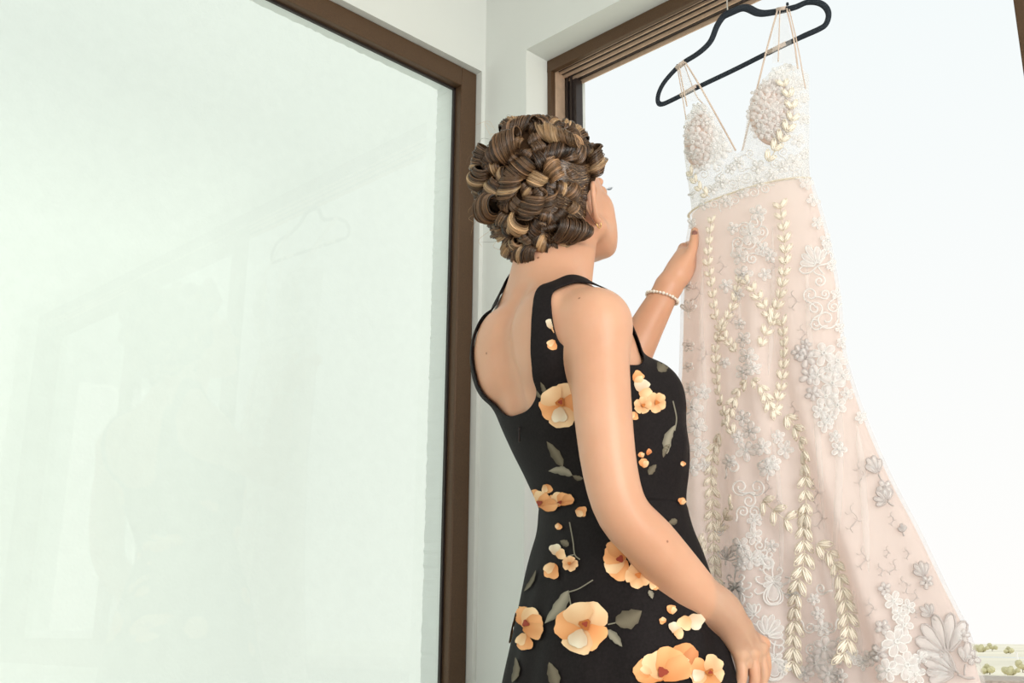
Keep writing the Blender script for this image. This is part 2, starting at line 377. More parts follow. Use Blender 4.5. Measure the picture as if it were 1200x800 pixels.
def surface_nets(D, xs, ys, zs, iso=0.0):
    D = D - iso; h = xs[1] - xs[0]; S = D < 0; nx, ny, nz = D.shape
    acc = np.zeros((nx - 1, ny - 1, nz - 1, 3), np.float32); cnt = np.zeros((nx - 1, ny - 1, nz - 1), np.float32)
    def sub(A, o): return A[o[0]:nx - 1 + o[0], o[1]:ny - 1 + o[1], o[2]:nz - 1 + o[2]]
    for ax in range(3):
        for o1 in (0, 1):
            for o2 in (0, 1):
                a = [0, 0, 0]; other = [i for i in range(3) if i != ax]; a[other[0]] = o1; a[other[1]] = o2; b_ = list(a); b_[ax] = 1
                da, db = sub(D, a), sub(D, b_); m = (da < 0) != (db < 0)
                t = np.where(m, da / np.where(m, da - db, 1), 0)
                pos = [np.full(da.shape, float(a[i]), np.float32) for i in range(3)]; pos[ax] = t
                for i in range(3): acc[..., i] += np.where(m, pos[i], 0)
                cnt += m
    idx = -np.ones(cnt.shape, np.int64); act = np.argwhere(cnt > 0); idx[cnt > 0] = np.arange(len(act))
    V = act + acc[cnt > 0] / cnt[cnt > 0][:, None]
    V = V * h + np.array([xs[0], ys[0], zs[0]]); Q = []
    for ax in range(3):
        o = [i for i in range(3) if i != ax]
        sl0 = [slice(1, -1)] * 3; sl0[ax] = slice(0, -1); sl1 = list(sl0); sl1[ax] = slice(1, None)
        s0, s1 = S[tuple(sl0)], S[tuple(sl1)]
        for flip in (False, True):
            e = np.argwhere((s0 & ~s1) if not flip else (~s0 & s1))
            if not len(e): continue
            base = e.copy()
            for i in o: base[:, i] += 1
            def at(d1, d2):
                c = base.copy(); c[:, o[0]] += d1; c[:, o[1]] += d2; return idx[c[:, 0], c[:, 1], c[:, 2]]
            q = np.stack([at(-1, -1), at(0, -1), at(0, 0), at(-1, 0)], 1)
            if flip != (ax == 1): q = q[:, ::-1]
            Q.append(q)
    Q = np.vstack(Q) if Q else np.zeros((0, 4), int); Q = Q[(Q >= 0).all(1)]
    return V, Q
def mesh_box(prims, lo, hi, h, iso=0.0):
    xs, ys, zs = [np.arange(lo[i], hi[i] + h, h) for i in range(3)]
    return surface_nets(field(prims, xs, ys, zs, .03 + iso), xs, ys, zs, iso)
def join_geo(parts):
    V = []; Fq = []; n = 0
    for v, f in parts: V.append(v); Fq.append(f + n); n += len(v)
    return np.vstack(V), np.vstack(Fq)
def clip_mesh(V, T, g):
    """keep the part of a triangle mesh where the vertex field g > 0, cutting triangles cleanly"""
    V = list(map(np.array, V)); keep = []; cache = {}; g = list(g)
    def cut(i, j):
        key = (min(i, j), max(i, j))
        if key not in cache:
            t = g[i] / (g[i] - g[j]); cache[key] = len(V); V.append(V[i] + (V[j] - V[i]) * t); g.append(0.0)
        return cache[key]
    G = np.array(g); pos = G[T] > 0; cnt = pos.sum(1)
    keep = [tuple(t) for t in T[cnt == 3]]
    for t, p in zip(T[(cnt > 0) & (cnt < 3)], pos[(cnt > 0) & (cnt < 3)]):
        k = p.sum()
        if k == 1:
            i = int(np.argmax(p)); a, b_, c = t[i], t[(i + 1) % 3], t[(i + 2) % 3]; keep.append((a, cut(a, b_), cut(a, c)))
        else:
            i = int(np.argmin(p)); a, b_, c = t[i], t[(i + 1) % 3], t[(i + 2) % 3]; ab, ac = cut(a, b_), cut(a, c)
            keep.append((ab, b_, c)); keep.append((ab, c, ac))
    K = np.array(keep); V = np.array(V); used = np.unique(K); mp = -np.ones(len(V), int); mp[used] = np.arange(len(used))
    return V[used], mp[K]
def tris(Q): return np.vstack([Q[:, [0, 1, 2]], Q[:, [0, 2, 3]]])

# ================================================================== the woman
P_LOC = (.651, -.310, 0.0); P_ROT = math.radians(-15)
person = tag(empty('person', P_LOC, P_ROT), 'woman in a black floral dress with curled updo, reaching for the hanging gown', 'person')
bpy.context.view_layer.update()
PM = np.array(person.matrix_world); PR = PM[:3, :3]; PT = PM[:3, 3]
def l2w(V): return np.asarray(V) @ PR.T + PT
def w2l(V): return (np.asarray(V) - PT) @ PR

TORSO = [(.70, 0, 0, .172, .128), (.80, 0, 0, .172, .128), (.88, 0, .001, .166, .124), (.947, 0, -.001, .147, .110), (1.015, 0, -.006, .125, .096), (1.07, 0, -.027, .126, .103),
         (1.12, 0, -.05, .133, .108), (1.177, 0, -.073, .141, .112), (1.235, 0, -.095, .148, .106), (1.287, 0, -.113, .150, .097), (1.330, -.004, -.12, .132, .078), (1.365, -.014, -.118, .094, .06), (1.40, -.022, -.112, .062, .052), (1.44, -.027, -.105, .048, .05)]
def torso_cy(z): A = np.array(TORSO); return smooth_interp(z, A[:, 0], A[:, 2])
HEAD_C = np.array([-.03, -.083, 1.551]); yaw, pit = math.radians(19), math.radians(20)
hr = np.array([math.cos(yaw), math.sin(yaw), 0]); hf0 = np.array([-math.sin(yaw), math.cos(yaw), 0])
hf = hf0 * math.cos(pit) + ZUP * math.sin(pit); hu = np.cross(hr, hf); HR = np.array([hr, hf, hu])
def hp(x, y, z): return HEAD_C + hr * x + hf * y + hu * z

prims = [loft(TORSO, tags=('t',))]
for s in (1, -1):
    prims.append(cone((.0, -.122, 1.385), (.120, -.132, 1.288), .028, .033, .035, tags=('t',)) if s > 0 else cone((-.036, -.124, 1.425), (-.130, -.130, 1.340), .027, .034, .035, tags=('t',)))
    prims.append(ell((s * .068, .010, 1.192), (.062, .067, .062), .03, tags=('t',)))
    prims.append(ell((s * .075, -.185, 1.27), (.05, .026, .07), .03, tags=('t',)))                # shoulder blade
    prims.append(cone((s * .045, -.058, 1.345 if s > 0 else 1.37), (s * .13, -.105, 1.295 if s > 0 else 1.32), .017, .028, .03, tags=('t',)))  # collar bone
prims.append(ell((.150, -.133, 1.276), (.047, .046, .050), .03, tags=('t',)))
prims.append(ell((-.150, -.115, 1.298), (.046, .048, .048), .03, tags=('t',)))
# spine furrow
sp = [(0, torso_cy(z) - off, z) for z, off in ((1.05, .115), (1.12, .122), (1.2, .123), (1.28, .112), (1.36, .072))]
prims += chain(sp, [.012] * 5, .03, 's', ('t',))
# neck and its cords
prims.append(cone((-.022, -.108, 1.38), (-.03, -.092, 1.53), .0555, .053, .03, tags=('n',)))
prims.append(cone(hp(.05, -.005, -.06), (.0, -.062, 1.385), .016, .013, .03, tags=('n',)))
prims.append(cone(hp(-.05, -.005, -.06), (-.03, -.05, 1.385), .016, .013, .03, tags=('n',)))
# head
prims += [ell(hp(0, -.012, .03), (.073, .094, .084), .02, HR), ell(hp(0, .030, -.022), (.063, .070, .082), .02, HR),
          ell(hp(0, .052, -.078), (.046, .042, .03), .02, HR), ell(hp(0, .078, -.090), (.022, .018, .018), .02, HR)]
for s in (1, -1):
    prims += [ell(hp(s * .045, .062, -.022), (.017, .018, .02), .02, HR), ell(hp(s * .034, .058, -.058), (.028, .028, .036), .02, HR), cone(hp(s * .061, .012, -.06), hp(s * .03, .07, -.092), .015, .014, .02),
              cone(hp(s * .012, .098, .03), hp(s * .041, .079, .026), .008, .006, .012), ell(hp(s * .031, .104, .008), (.015, .014, .011), .008, HR, 's'),
              ell(hp(s * .031, .0865, .008), (.013, .013, .0125), .003, HR)]
prims += [cone(hp(0, .094, .014), hp(0, .117, -.024), .0075, .011, .01), ell(hp(.011, .104, -.029), (.008, .01, .007), .006, HR), ell(hp(-.011, .104, -.029), (.008, .01, .007), .006, HR),
          cone(hp(-.02, .088, -.051), hp(0, .0985, -.05), .005, .0065, .006), cone(hp(.02, .088, -.051), hp(0, .0985, -.05), .005, .0065, .006),
          cone(hp(-.016, .088, -.062), hp(0, .096, -.0625), .0055, .007, .006), cone(hp(.016, .088, -.062), hp(0, .096, -.0625), .0055, .007, .006),
          cone(hp(-.02, .0965, -.0565), hp(.02, .0965, -.0565), .0022, .0022, .002, 's')]
# ears: helix, antihelix, lobe, hollow
for s in (1, -1):
    E = lambda y, z, o: hp(s * (.0735 + o), y - .015, z - .017)
    pts = [E(.012, -.004, .001), E(.010, .016, .008), E(-.004, .027, .017), E(-.017, .023, .023), E(-.024, .006, .024), E(-.021, -.012, .019), E(-.011, -.027, .011), E(.001, -.035, .006), E(.007, -.027, .002)]
    prims.append(ell(hp(s * .077, -.021, -.019), (.005, .017, .026), .006, HR))
    prims += chain(pts, [.003, .0038, .0042, .0045, .0045, .0042, .0048, .0056, .003], .005)
    prims += chain([E(-.006, .016, .006), E(-.012, .002, .008), E(-.007, -.014, .006)], [.003, .0035, .003], .004)
    prims.append(ell(hp(s * .0855, -.014, -.021), (.007, .007, .010), .004, HR, 's'))
# right arm, hanging, forearm forward
prims += chain([(.149, -.133, 1.272), (.153, -.132, 1.228), (.161, -.132, 1.14), (.166, -.124, 1.05), (.168, -.104, .992), (.172, -.060, .952), (.175, -.012, .911), (.178, .028, .880), (.180, .063, .858)], [.0465, .0455, .043, .040, .0385, .0395, .0355, .0295, .0255], .025, tags=('a',))
prims += chain([(.180, .055, .864), (.182, .088, .832)], [.0232, .0245], .02)
mcp = [((.177, .139, .811), (.173, .150, .779), (.165, .146, .755), (.157, .136, .742)), ((.187, .124, .803), (.187, .130, .768), (.177, .126, .742), (.166, .117, .729)),
       ((.189, .107, .797), (.191, .110, .764), (.181, .107, .740), (.169, .099, .729)), ((.184, .090, .794), (.187, .089, .767), (.178, .086, .748), (.168, .081, .739))]
palm = np.array([(.177, .077, .846), (.184, .078, .845), (.186, .073, .843), (.181, .066, .843)])
for (a, b_, c, d), p0 in zip(mcp, palm):
    prims += chain([p0, a], [.0140, .0106], .010); prims += chain([a, b_, c, d], [.0100, .0084, .0077, .0064], .003)
    prims.append(ell(np.array(a) + (.002, .002, .001), (.0105, .0105, .0105), .005))
    prims.append(cone(np.array(p0) * .5 + np.array(a) * .5 + (.010, .001, 0), np.array(a) + (.006, 0, .004), .003, .0035, .006))    # tendon
prims += chain([(.166, .085, .848), (.150, .118, .822), (.147, .134, .796), (.149, .140, .772)], [.016, .0125, .0105, .008], .008)
# left arm, reaching up to the gown
prims += chain([(-.152, -.118, 1.295), (-.166, -.02, 1.25), (-.168, .095, 1.225), (-.143, .132, 1.30), (-.118, .168, 1.385), (-.094, .203, 1.462)], [.045, .041, .038, .0385, .0325, .0245], .02, tags=('a',))
Wl = np.array([-.092, .206, 1.468])
prims += chain([Wl, (-.088, .228, 1.500), (-.092, .248, 1.528)], [.0235, .027, .024], .015)
prims += chain([(-.078, .218, 1.492), (-.067, .238, 1.528), (-.069, .252, 1.560), (-.076, .2605, 1.585)], [.015, .0110, .0095, .0072], .008)   # thumb
for k in range(4):
    o = np.array([-.006, .004, .0105]) * (1.5 - k) * 1.55
    a = np.array([-.101, .255, 1.536]) + o; b_ = a + (-.014, .028, .018 - .006 * k); c = b_ + (.012, .022, -.004 - .004 * k); d = c + (.018, .006, -.010)
    prims += chain([np.array([-.092, .232, 1.502]) + o * .6, a], [.016, .0125], .01); prims += chain([a, b_, c, d], [.0108, .0092, .0082, .0068], .004)
# legs and feet
legs = []
for s in (1, -1):
    legs += chain([(s * .088, 0, .80), (s * .085, .01, .62), (s * .08, .012, .46), (s * .08, -.006, .32), (s * .08, -.012, .09)], [.088, .075, .053, .05, .034], .02)
    legs += chain([(s * .08, -.03, .035), (s * .082, .04, .04), (s * .088, .125, .022)], [.034, .03, .021], .02)

box = [((-.30, -.28, .755), (.32, .34, 1.475), .0042, prims)]
geo = [mesh_box(prims, (-.235, -.26, .800), (.235, .125, 1.46), .004), mesh_box(prims, (-.16, -.21, 1.452), (.10, .065, 1.70), .0024),
       mesh_box(prims, (.115, .028, .705), (.235, .185, .905), .0022)]
lp = [p for p in prims if p.lo[1] > -.02 and p.lo[2] > 1.1]
arm_l = [p for p in prims if p.hi[0] < .0 and p.hi[1] > .05 and p.lo[2] > 1.1]
geo.append(mesh_box(prims, (-.235, .119, 1.16), (-.02, .34, 1.65), .0026))
geo.append(mesh_box(prims + legs, (-.22, -.17, -.01), (.22, .20, .806), .009))
BV, BF = join_geo(geo)
def skin_mat():
    m, nt, b, out = mat_base('warm_skin')
    tc = node(nt, 'ShaderNodeTexCoord'); nz = node(nt, 'ShaderNodeTexNoise', Scale=9, Detail=5); nt.links.new(tc.outputs['Object'], nz.inputs['Vector'])
    r = ramp_node(nt, [(.3, (.64, .335, .205)), (.7, (.72, .41, .268))]); nt.links.new(nz.outputs[0], r.inputs[0])
    vz = node(nt, 'ShaderNodeTexVoronoi', Scale=17); nt.links.new(tc.outputs['Object'], vz.inputs['Vector'])        # a few moles
    r2 = ramp_node(nt, [(.030, (.30, .14, .08)), (.048, (1, 1, 1))]); nt.links.new(vz.outputs['Distance'], r2.inputs[0])
    mx = node(nt, 'ShaderNodeMix', data_type='RGBA', blend_type='MULTIPLY'); mx.inputs[0].default_value = .75
    nt.links.new(r.outputs[0], mx.inputs[6]); nt.links.new(r2.outputs[0], mx.inputs[7]); nt.links.new(mx.outputs[2], b.inputs['Base Color'])
    b.inputs['Subsurface Weight'].default_value = .22; b.inputs['Subsurface Radius'].default_value = (1.0, .35, .2); b.inputs['Subsurface Scale'].default_value = .008
    b.inputs['Roughness'].default_value = .42; b.inputs['Specular IOR Level'].default_value = .5
    n2 = node(nt, 'ShaderNodeTexNoise', Scale=900, Detail=3); nt.links.new(tc.outputs['Object'], n2.inputs['Vector'])
    bp = node(nt, 'ShaderNodeBump', Strength=.12, Distance=.0006); nt.links.new(n2.outputs[0], bp.inputs['Height']); nt.links.new(bp.outputs[0], b.inputs['Normal'])
    return m
M_skin = skin_mat()
body = mesh_obj('body', BV, BF, M_skin, person, world=False)
sm = body.modifiers.new('smooth', 'SMOOTH'); sm.factor = .5; sm.iterations = 2

# ------------------------------------------------------------------ her dress: bodice and skirt
M_black = plain('black_crepe', (.0125, .0098, .0102), .7, noise=.25, nscale=260, bump=.15, bscale=1400, spec=.14)
tp = [p for p in prims if 't' in p.tags and p.op == 'u'] + [ell((.026, .016, 1.112), (.105, .077, .105), .03), ell((-.04, .012, 1.115), (.085, .072, .1), .03)]
V, Q = mesh_box(tp, (-.22, -.26, .99), (.22, .125, 1.43), .004, .0035)
T = tris(Q); x, y, z = V.T
front = y > torso_cy(z) + .015
xin = smooth_interp(z, [1.0, 1.17, 1.23, 1.27, 1.30, 1.34, 1.45], [.07, .074, .088, .096, .096, .088, .082])
open_b = np.minimum(xin - np.abs(x), (z - 1.158) - .045 * np.clip(np.abs(x) / .078, 0, 2) ** 3)
open_f = np.minimum(np.clip((z - 1.205) / .13, 0, 1) * .095 - np.abs(x), z - 1.205)
xarm = smooth_interp(z, [1.0, 1.2, 1.29, 1.33, 1.45], [.131, .131, .128, .116, .110]) + .09 * (1 - np.clip((z - 1.175) / .07, 0, 1)) ** 1.5
g = np.minimum(np.where(front, -open_f, -open_b), xarm - np.abs(x))
top = np.where(np.abs(x) > .15, 1.24 - z, 1.0); g = np.minimum(g, z - 1.008)
bv, bt = clip_mesh(V, T, g)
bx_, by_, bz_ = bv.T; gf = np.clip((by_ - torso_cy(bz_) - .03) / .04, 0, 1) * np.clip((1.15 - bz_) / .03, 0, 1) * np.clip((bz_ - 1.008) / .02, 0, 1)   # gathers under the bust
bv[:, 1] += gf * (.0028 * np.sin(bx_ * 170 + bz_ * 9) + .002 * np.sin(bx_ * 90 - bz_ * 14))
bodice = mesh_obj('dress_bodice', bv, bt, M_black, person, world=False)
so = bodice.modifiers.new('thickness', 'SOLIDIFY'); so.thickness = .0022; so.offset = 1
SK = np.array([(.10, 0, -.02, .25, .17), (.50, 0, -.008, .225, .165), (.745, 0, .001, .203, .162), (.81, 0, .0, .190, .148), (.88, 0, .001, .178, .134), (.947, 0, -.001, .158, .119), (.985, 0, -.003, .143, .109), (1.022, 0, -.006, .134, .1045)])
def skirt_geo():
    zs = np.concatenate([np.linspace(.10, .7, 40), np.linspace(.705, 1.022, 90)]); na = 220; th = np.linspace(0, 2 * math.pi, na, endpoint=False)
    V = np.zeros((len(zs), na, 3))
    for i, z in enumerate(zs):
        cx, cy, a, b_ = [smooth_interp(np.array([z]), SK[:, 0], SK[:, j])[0] for j in (1, 2, 3, 4)]
        w = np.clip((1.0 - z) / .5, 0, 1)
        fold = 1 + w * .03 * np.sin(9 * th + 2.2 * np.sin(2 * th) + z * 1.5) + w * .02 * np.sin(17 * th + 1.3 - 2 * z)
        fold += .010 * np.exp(-((th - 3.9 - (1.0 - z) * 2.6) / .12) ** 2) * np.clip((1.0 - z) * 12, 0, 1)
        n = 2.25; r = (np.abs(np.cos(th)) ** n + np.abs(np.sin(th)) ** n) ** (-1 / n)
        V[i, :, 0] = cx + a * r * np.cos(th) * fold; V[i, :, 1] = cy + b_ * r * np.sin(th) * fold; V[i, :, 2] = z
    idx = np.arange(len(zs) * na).reshape(len(zs), na); q = np.stack([idx[:-1], np.roll(idx, -1, 1)[:-1], np.roll(idx, -1, 1)[1:], idx[1:]], -1).reshape(-1, 4)
    return V.reshape(-1, 3), q
sv, sq = skirt_geo()
skirt = mesh_obj('dress_skirt', sv, sq, M_black, person, world=False)
so = skirt.modifiers.new('thickness', 'SOLIDIFY'); so.thickness = .002; so.offset = -1

# ------------------------------------------------------------------ hair
M_hair = tinted('hair_strands', .27, .75); M_scalp = tinted('scalp_hair', .9, .05)
hair_tones = np.array([(.032, .016, .008), (.066, .034, .016), (.122, .067, .033), (.21, .122, .061)]); BLOND = np.array([(.62, .40, .205), (.74, .52, .30), (.50, .31, .155)])
def tone(bl, n, rng):
    c = hair_tones[rng.choice(4, n, p=[.30, .36, .24, .10])]; m = rng.random(n) < bl
    c = np.where(m[:, None], BLOND[rng.integers(0, 3, n)], c); return c * rng.uniform(.85, 1.15, (n, 1))
def head_xyz(V): d = np.asarray(V) - HEAD_C; return d @ hr, d @ hf, d @ hu
hp_prims = [ell(hp(0, -.016, .036), (.080, .098, .096), .03, HR), ell(hp(0, -.060, .030), (.085, .088, .101), .03, HR), ell(hp(0, -.060, -.045), (.056, .055, .050), .03, HR)]
V, Q = mesh_box(hp_prims, (-.17, -.27, 1.40), (.13, .07, 1.72), .005)
hx, hy, hz = head_xyz(V)
hl = smooth_interp(hz, [-.15, -.06, -.035, .0, .03, .06, .09, .15], [-.040, -.036, -.032, -.020, .022, .054, .075, .09])
hv, ht = clip_mesh(V, tris(Q), hl - hy)
rngh = np.random.default_rng(5)
hair = mesh_obj('hair', hv, ht, M_scalp, person, world=False, cols=np.tile(np.array([[.05, .027, .014]]), (len(hv), 1)) * rngh.uniform(.8, 1.25, (len(hv), 1)))
tag(hair, 'brown updo of pinned curls with blonde streaks')
hair_bvh = BVHTree.FromPolygons([Vector(v) for v in l2w(hv)], [tuple(int(i) for i in t) for t in ht])
def strand_geo(P, N, r, C, taper=True):
    """P (S,n,3) strand points, N (S,n,3) outward normals: three-sided strands with one colour each"""
    S, n, _ = P.shape; T = np.gradient(P, axis=1); T /= np.linalg.norm(T, axis=2, keepdims=True) + 1e-9
    B = np.cross(T, N); B /= np.linalg.norm(B, axis=2, keepdims=True) + 1e-9
    prof = np.ones(n) if not taper else np.clip(np.minimum(np.linspace(.35, 6, n), np.linspace(5, .25, n)), 0, 1)
    rr = (np.broadcast_to(r, (S,))[:, None] * prof[None])[..., None]
    ring = np.stack([P + N * rr, P - N * rr * .5 + B * rr * .87, P - N * rr * .5 - B * rr * .87], 2)
    idx = np.arange(S * n * 3).reshape(S, n, 3); f = []
    for j in range(3):
        k = (j + 1) % 3; f.append(np.stack([idx[:, :-1, j], idx[:, :-1, k], idx[:, 1:, k], idx[:, 1:, j]], -1).reshape(-1, 4))
    return ring.reshape(-1, 3), np.vstack(f), np.repeat(C, n * 3, 0)
def curl(p, n, axis_px, tilt, R, W, bl, rng, name='hair_curl', lift=.1):
    """one pinned curl: a tapering lock that rises from the head and rolls over into itself"""
    n = np.array(n); a = RT * math.cos(axis_px) + UP * math.sin(axis_px); a = a - n * (a @ n); a /= np.linalg.norm(a) + 1e-9
    tocam = CAM - p; tocam /= np.linalg.norm(tocam); a = a * (1 - tilt) + tocam * tilt; a /= np.linalg.norm(a)
    e1 = n - a * (a @ n)
    if np.linalg.norm(e1) < .25: e1 = UP - a * (a @ UP)
    e1 /= np.linalg.norm(e1); e2 = np.cross(a, e1); c = p + n * R * lift
    sgn = 1 if rng.random() < .5 else -1; th0 = rng.uniform(-2.9, -2.0); span = rng.uniform(5.4, 8.2); nn = 30; t = np.linspace(0, 1, nn); drift = rng.uniform(.25, .9) * W * rng.choice([-1, 1])
    tw = rng.uniform(-.5, .5); sq = rng.uniform(.82, 1.12); wob = rng.uniform(0, 6.28)
    def path(o, rr, sh):
        w = o / (W * .5); th = sgn * (th0 + span * t[None] + sh[:, None])
        rad = R * rr[:, None] * (1.12 - (.62 if tilt < .5 else .5) * t[None] ** 1.15) * (1 - .26 * w[:, None] ** 2) * (1 + .05 * np.sin(3 * t[None] * span + wob))
        width = smooth_interp(t, [0, .15, .4, .7, 1], [.45, .8, 1.0, .8, .28])
        ax = a[None] * np.cos(tw * (t - .3))[:, None] + e2[None] * np.sin(tw * (t - .3))[:, None]
        N = e1 * np.cos(th)[..., None] + e2 * sq * np.sin(th)[..., None]
        P = c + ax[None] * (o[:, None] * width[None] + drift * (t[None] - .35))[..., None] + N * rad[..., None]
        return P, N / np.linalg.norm(N, axis=2, keepdims=True)
    ns = int(30 + W * 2200); o = np.linspace(-.5, .5, ns) * W
    gid = np.cumsum(rng.random(ns) < .22); gid -= gid[0]; ng = gid[-1] + 1
    groups = np.interp(np.linspace(0, 1, ns), np.linspace(0, 1, 7), rng.normal(0, .07, 7)) + rng.normal(0, .045, ng)[gid]
    P, N = path(o, 1 + groups + rng.normal(0, .02, ns), rng.normal(0, .08, ns) + groups * 2)
    P = P + (np.cumsum(rng.normal(0, 1, (ns, nn, 3)), 1) * .00012 + (rng.normal(0, 1, (ng, 3))[gid] * .0011)[:, None] * t[None, :, None] ** 2)
    base = hair_tones[rng.choice([1, 2, 2, 2, 3])] * rng.uniform(.85, 1.2)
    shade = np.exp(rng.normal(0, .42, ng))[gid] * np.exp(rng.normal(0, .22, ns))
    C = base[None] * shade[:, None]
    if bl > .12:                                           # blonde comes as a band within the lock
        k0 = rng.uniform(0, max(1 - bl, .02)); u = np.linspace(0, 1, ns); band = np.clip(np.minimum(u - k0, k0 + bl - u) / .06 + .5, 0, 1)[:, None]
        C = C * (1 - band) + BLOND[rng.integers(0, 3, ns)] * .82 * shade[:, None] ** .5 * band
    v1, f1, c1 = strand_geo(P, N, rng.uniform(.0004, .00075, ns), C)
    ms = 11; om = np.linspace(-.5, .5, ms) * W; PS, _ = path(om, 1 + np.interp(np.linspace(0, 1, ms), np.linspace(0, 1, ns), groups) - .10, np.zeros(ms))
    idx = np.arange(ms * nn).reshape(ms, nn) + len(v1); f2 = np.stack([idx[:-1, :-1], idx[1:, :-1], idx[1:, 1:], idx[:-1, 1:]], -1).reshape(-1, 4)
    cm = C[np.linspace(0, ns - 1, ms).astype(int)] * .35  # inner shell darkened to paint shade into the gaps between strands
    return mesh_obj(name, w2l(np.vstack([v1, PS.reshape(-1, 3)])), np.vstack([f1, f2]), M_hair, hair, world=False, cols=np.vstack([c1, np.repeat(cm, nn, 0)]))
CURLS = [(360, 150, 58, 66, -10, .85, .25), (470, 148, 50, 56, 10, .85, .2), (520, 196, 46, 56, 30, .92, .15), (415, 222, 44, 120, -5, .35, .5), (285, 125, 36, 60, 60, .3, .2),
         (178, 215, 44, 76, 30, .3, .35), (228, 182, 33, 34, 70, .25, .9), (300, 182, 36, 90, 10, .2, .05), (250, 258, 50, 108, 25, .2, .1), (172, 300, 42, 88, 35, .2, .2),
         (112, 312, 38, 70, 70, .3, .6), (168, 365, 44, 80, 20, .3, .2), (120, 412, 42, 80, 80, .2, .25), (265, 410, 44, 88, 75, .25, .2), (198, 462, 52, 108, 20, .15, .12),
         (360, 368, 36, 44, 55, .2, .9), (300, 535, 42, 54, 50, .2, .85), (218, 575, 48, 108, -15, .2, .2), (335, 640, 42, 88, 20, .3, .2), (165, 530, 36, 70, 80, .2, .3),
         (562, 300, 46, 76, 60, .4, .3), (305, 330, 40, 80, 40, .2, .05), (425, 335, 34, 70, -60, .2, .1), (385, 605, 28, 56, -40, .3, .5), (285, 655, 34, 70, 60, .3, .3),
         (478, 552, 46, 128, -14, .05, .08), (440, 270, 36, 90, 20, .2, .1), (345, 470, 40, 80, 65, .15, .1),
         (215, 400, 38, 80, 40, .2, .2), (130, 470, 36, 70, 60, .2, .3), (255, 620, 38, 80, 30, .2, .25), (420, 150, 40, 70, 20, .4, .1), (240, 140, 34, 60, 30, .3, .3), (140, 250, 34, 60, 50, .3, .4)]
def hair_hit(px, py):
    d = px_ray(px, py); h = hair_bvh.ray_cast(Vector(CAM), Vector(d).normalized())
    if h[0] is not None: return np.array(h[0]), np.array(h[1])
    q = CAM + d * (1.80 / (d @ F0)); h = hair_bvh.find_nearest(Vector(q)); return np.array(h[0]), np.array(h[1])
main_pts = []; HC_W = l2w(hp(0, -.045, .02)[None])[0]
for i, (cx, cy, R, W, ang, tilt, bl) in enumerate(CURLS):
    p, n = hair_hit(520 + cx / 3.3333, 100 + cy / 3.3333)
    if n @ (p - HC_W) < 0: n = -n
    main_pts += [p] if tilt < .6 else [p, p + n * .022, p + np.array(UP) * .02]; curl(p, n, math.radians(ang), tilt, R * .00047, W * (.00058 if tilt < .5 else .00042), bl, np.random.default_rng(100 + i), lift=.5 if tilt < .6 else 1.0)
# the far side of the updo
fc = l2w(hv)[ht].mean(1); fn = np.cross(l2w(hv)[ht][:, 1] - l2w(hv)[ht][:, 0], l2w(hv)[ht][:, 2] - l2w(hv)[ht][:, 0]); fn /= np.linalg.norm(fn, axis=1)[:, None] + 1e-12
cen = fc.mean(0); fn = np.where(((fc - cen) * fn).sum(1)[:, None] < 0, -fn, fn)
rv = np.random.default_rng(17)
tc_ = CAM - fc; tc_ /= np.linalg.norm(tc_, axis=1)[:, None]; fhx, fhy, fhz = head_xyz(w2l(fc))
near = np.where(((tc_ * fn).sum(1) > .1) & ((fhy < -.075) | (fhz > .055)))[0]; got = []
for i in rv.permutation(near):
    if len(got) >= 60: break
    if any(np.linalg.norm(fc[i] - q) < .021 for q in main_pts): continue
    if all(np.linalg.norm(fc[i] - fc[j]) > .0195 for j in got):
        got.append(i); curl(fc[i], fn[i], rv.uniform(0, 3.1), rv.uniform(.0, .35), rv.uniform(.011, .016), rv.uniform(.020, .034), rv.choice([.05, .05, .05, .1, .3]), rv)
far = np.where((tc_ * fn).sum(1) < .1)[0]; picked = []
rr_ = np.random.default_rng(9)
for i in rr_.permutation(far):
    if len(picked) >= 26: break
    if all(np.linalg.norm(fc[i] - fc[j]) > .036 for j in picked):
        picked.append(i); curl(fc[i], fn[i], rr_.uniform(0, 3.1), .0, rr_.uniform(.015, .021), rr_.uniform(.026, .042), rr_.choice([.1, .2, .5]), rr_)
# hair swept up from the ear and the nape
def swept(paths, count, name, seed, bulge=.004, bl=.1):
    rng = np.random.default_rng(seed); P = []; N = []
    for k in range(count):
        i = rng.integers(0, len(paths) - 1); f = rng.random(); a = np.array(paths[i], float) * (1 - f) + np.array(paths[i + 1], float) * f
        pts = spline(a + rng.normal(0, 2.5, a.shape) * np.linspace(.4, 1, len(a))[:, None], 14); row = []; nr = []
        for j, q in enumerate(pts):
            p, n = hair_hit(520 + q[0] / 3.3333, 100 + q[1] / 3.3333)
            if n @ (CAM - p) < 0: n = -n
            row.append(p + n * (.0015 + bulge * math.sin(math.pi * j / 13) + rng.uniform(0, .002))); nr.append(n)
        P.append(row); N.append(nr)
    v, f, c = strand_geo(np.array(P), np.array(N), rng.uniform(.0005, .0010, count), tone(bl, count, rng) * np.repeat(rng.uniform(.5, 1.7, count // 5 + 1), 5)[:count, None])
    return tag(mesh_obj(name, w2l(v), f, M_hair, hair, world=False, cols=c), kind='stuff')
swept([[(578, 300), (520, 320), (450, 290)], [(566, 345), (510, 360), (440, 330)], [(556, 400), (490, 400), (410, 360)], [(552, 470), (495, 440), (400, 400)], [(558, 530), (500, 480), (410, 440)], [(545, 580), (480, 520), (390, 470)], [(505, 598), (450, 540), (360, 500)], [(450, 606), (410, 560), (340, 540)], [(390, 640), (370, 590), (320, 570)], [(330, 672), (330, 620), (290, 600)]], 2100, 'swept_strands', 21, bl=.04)
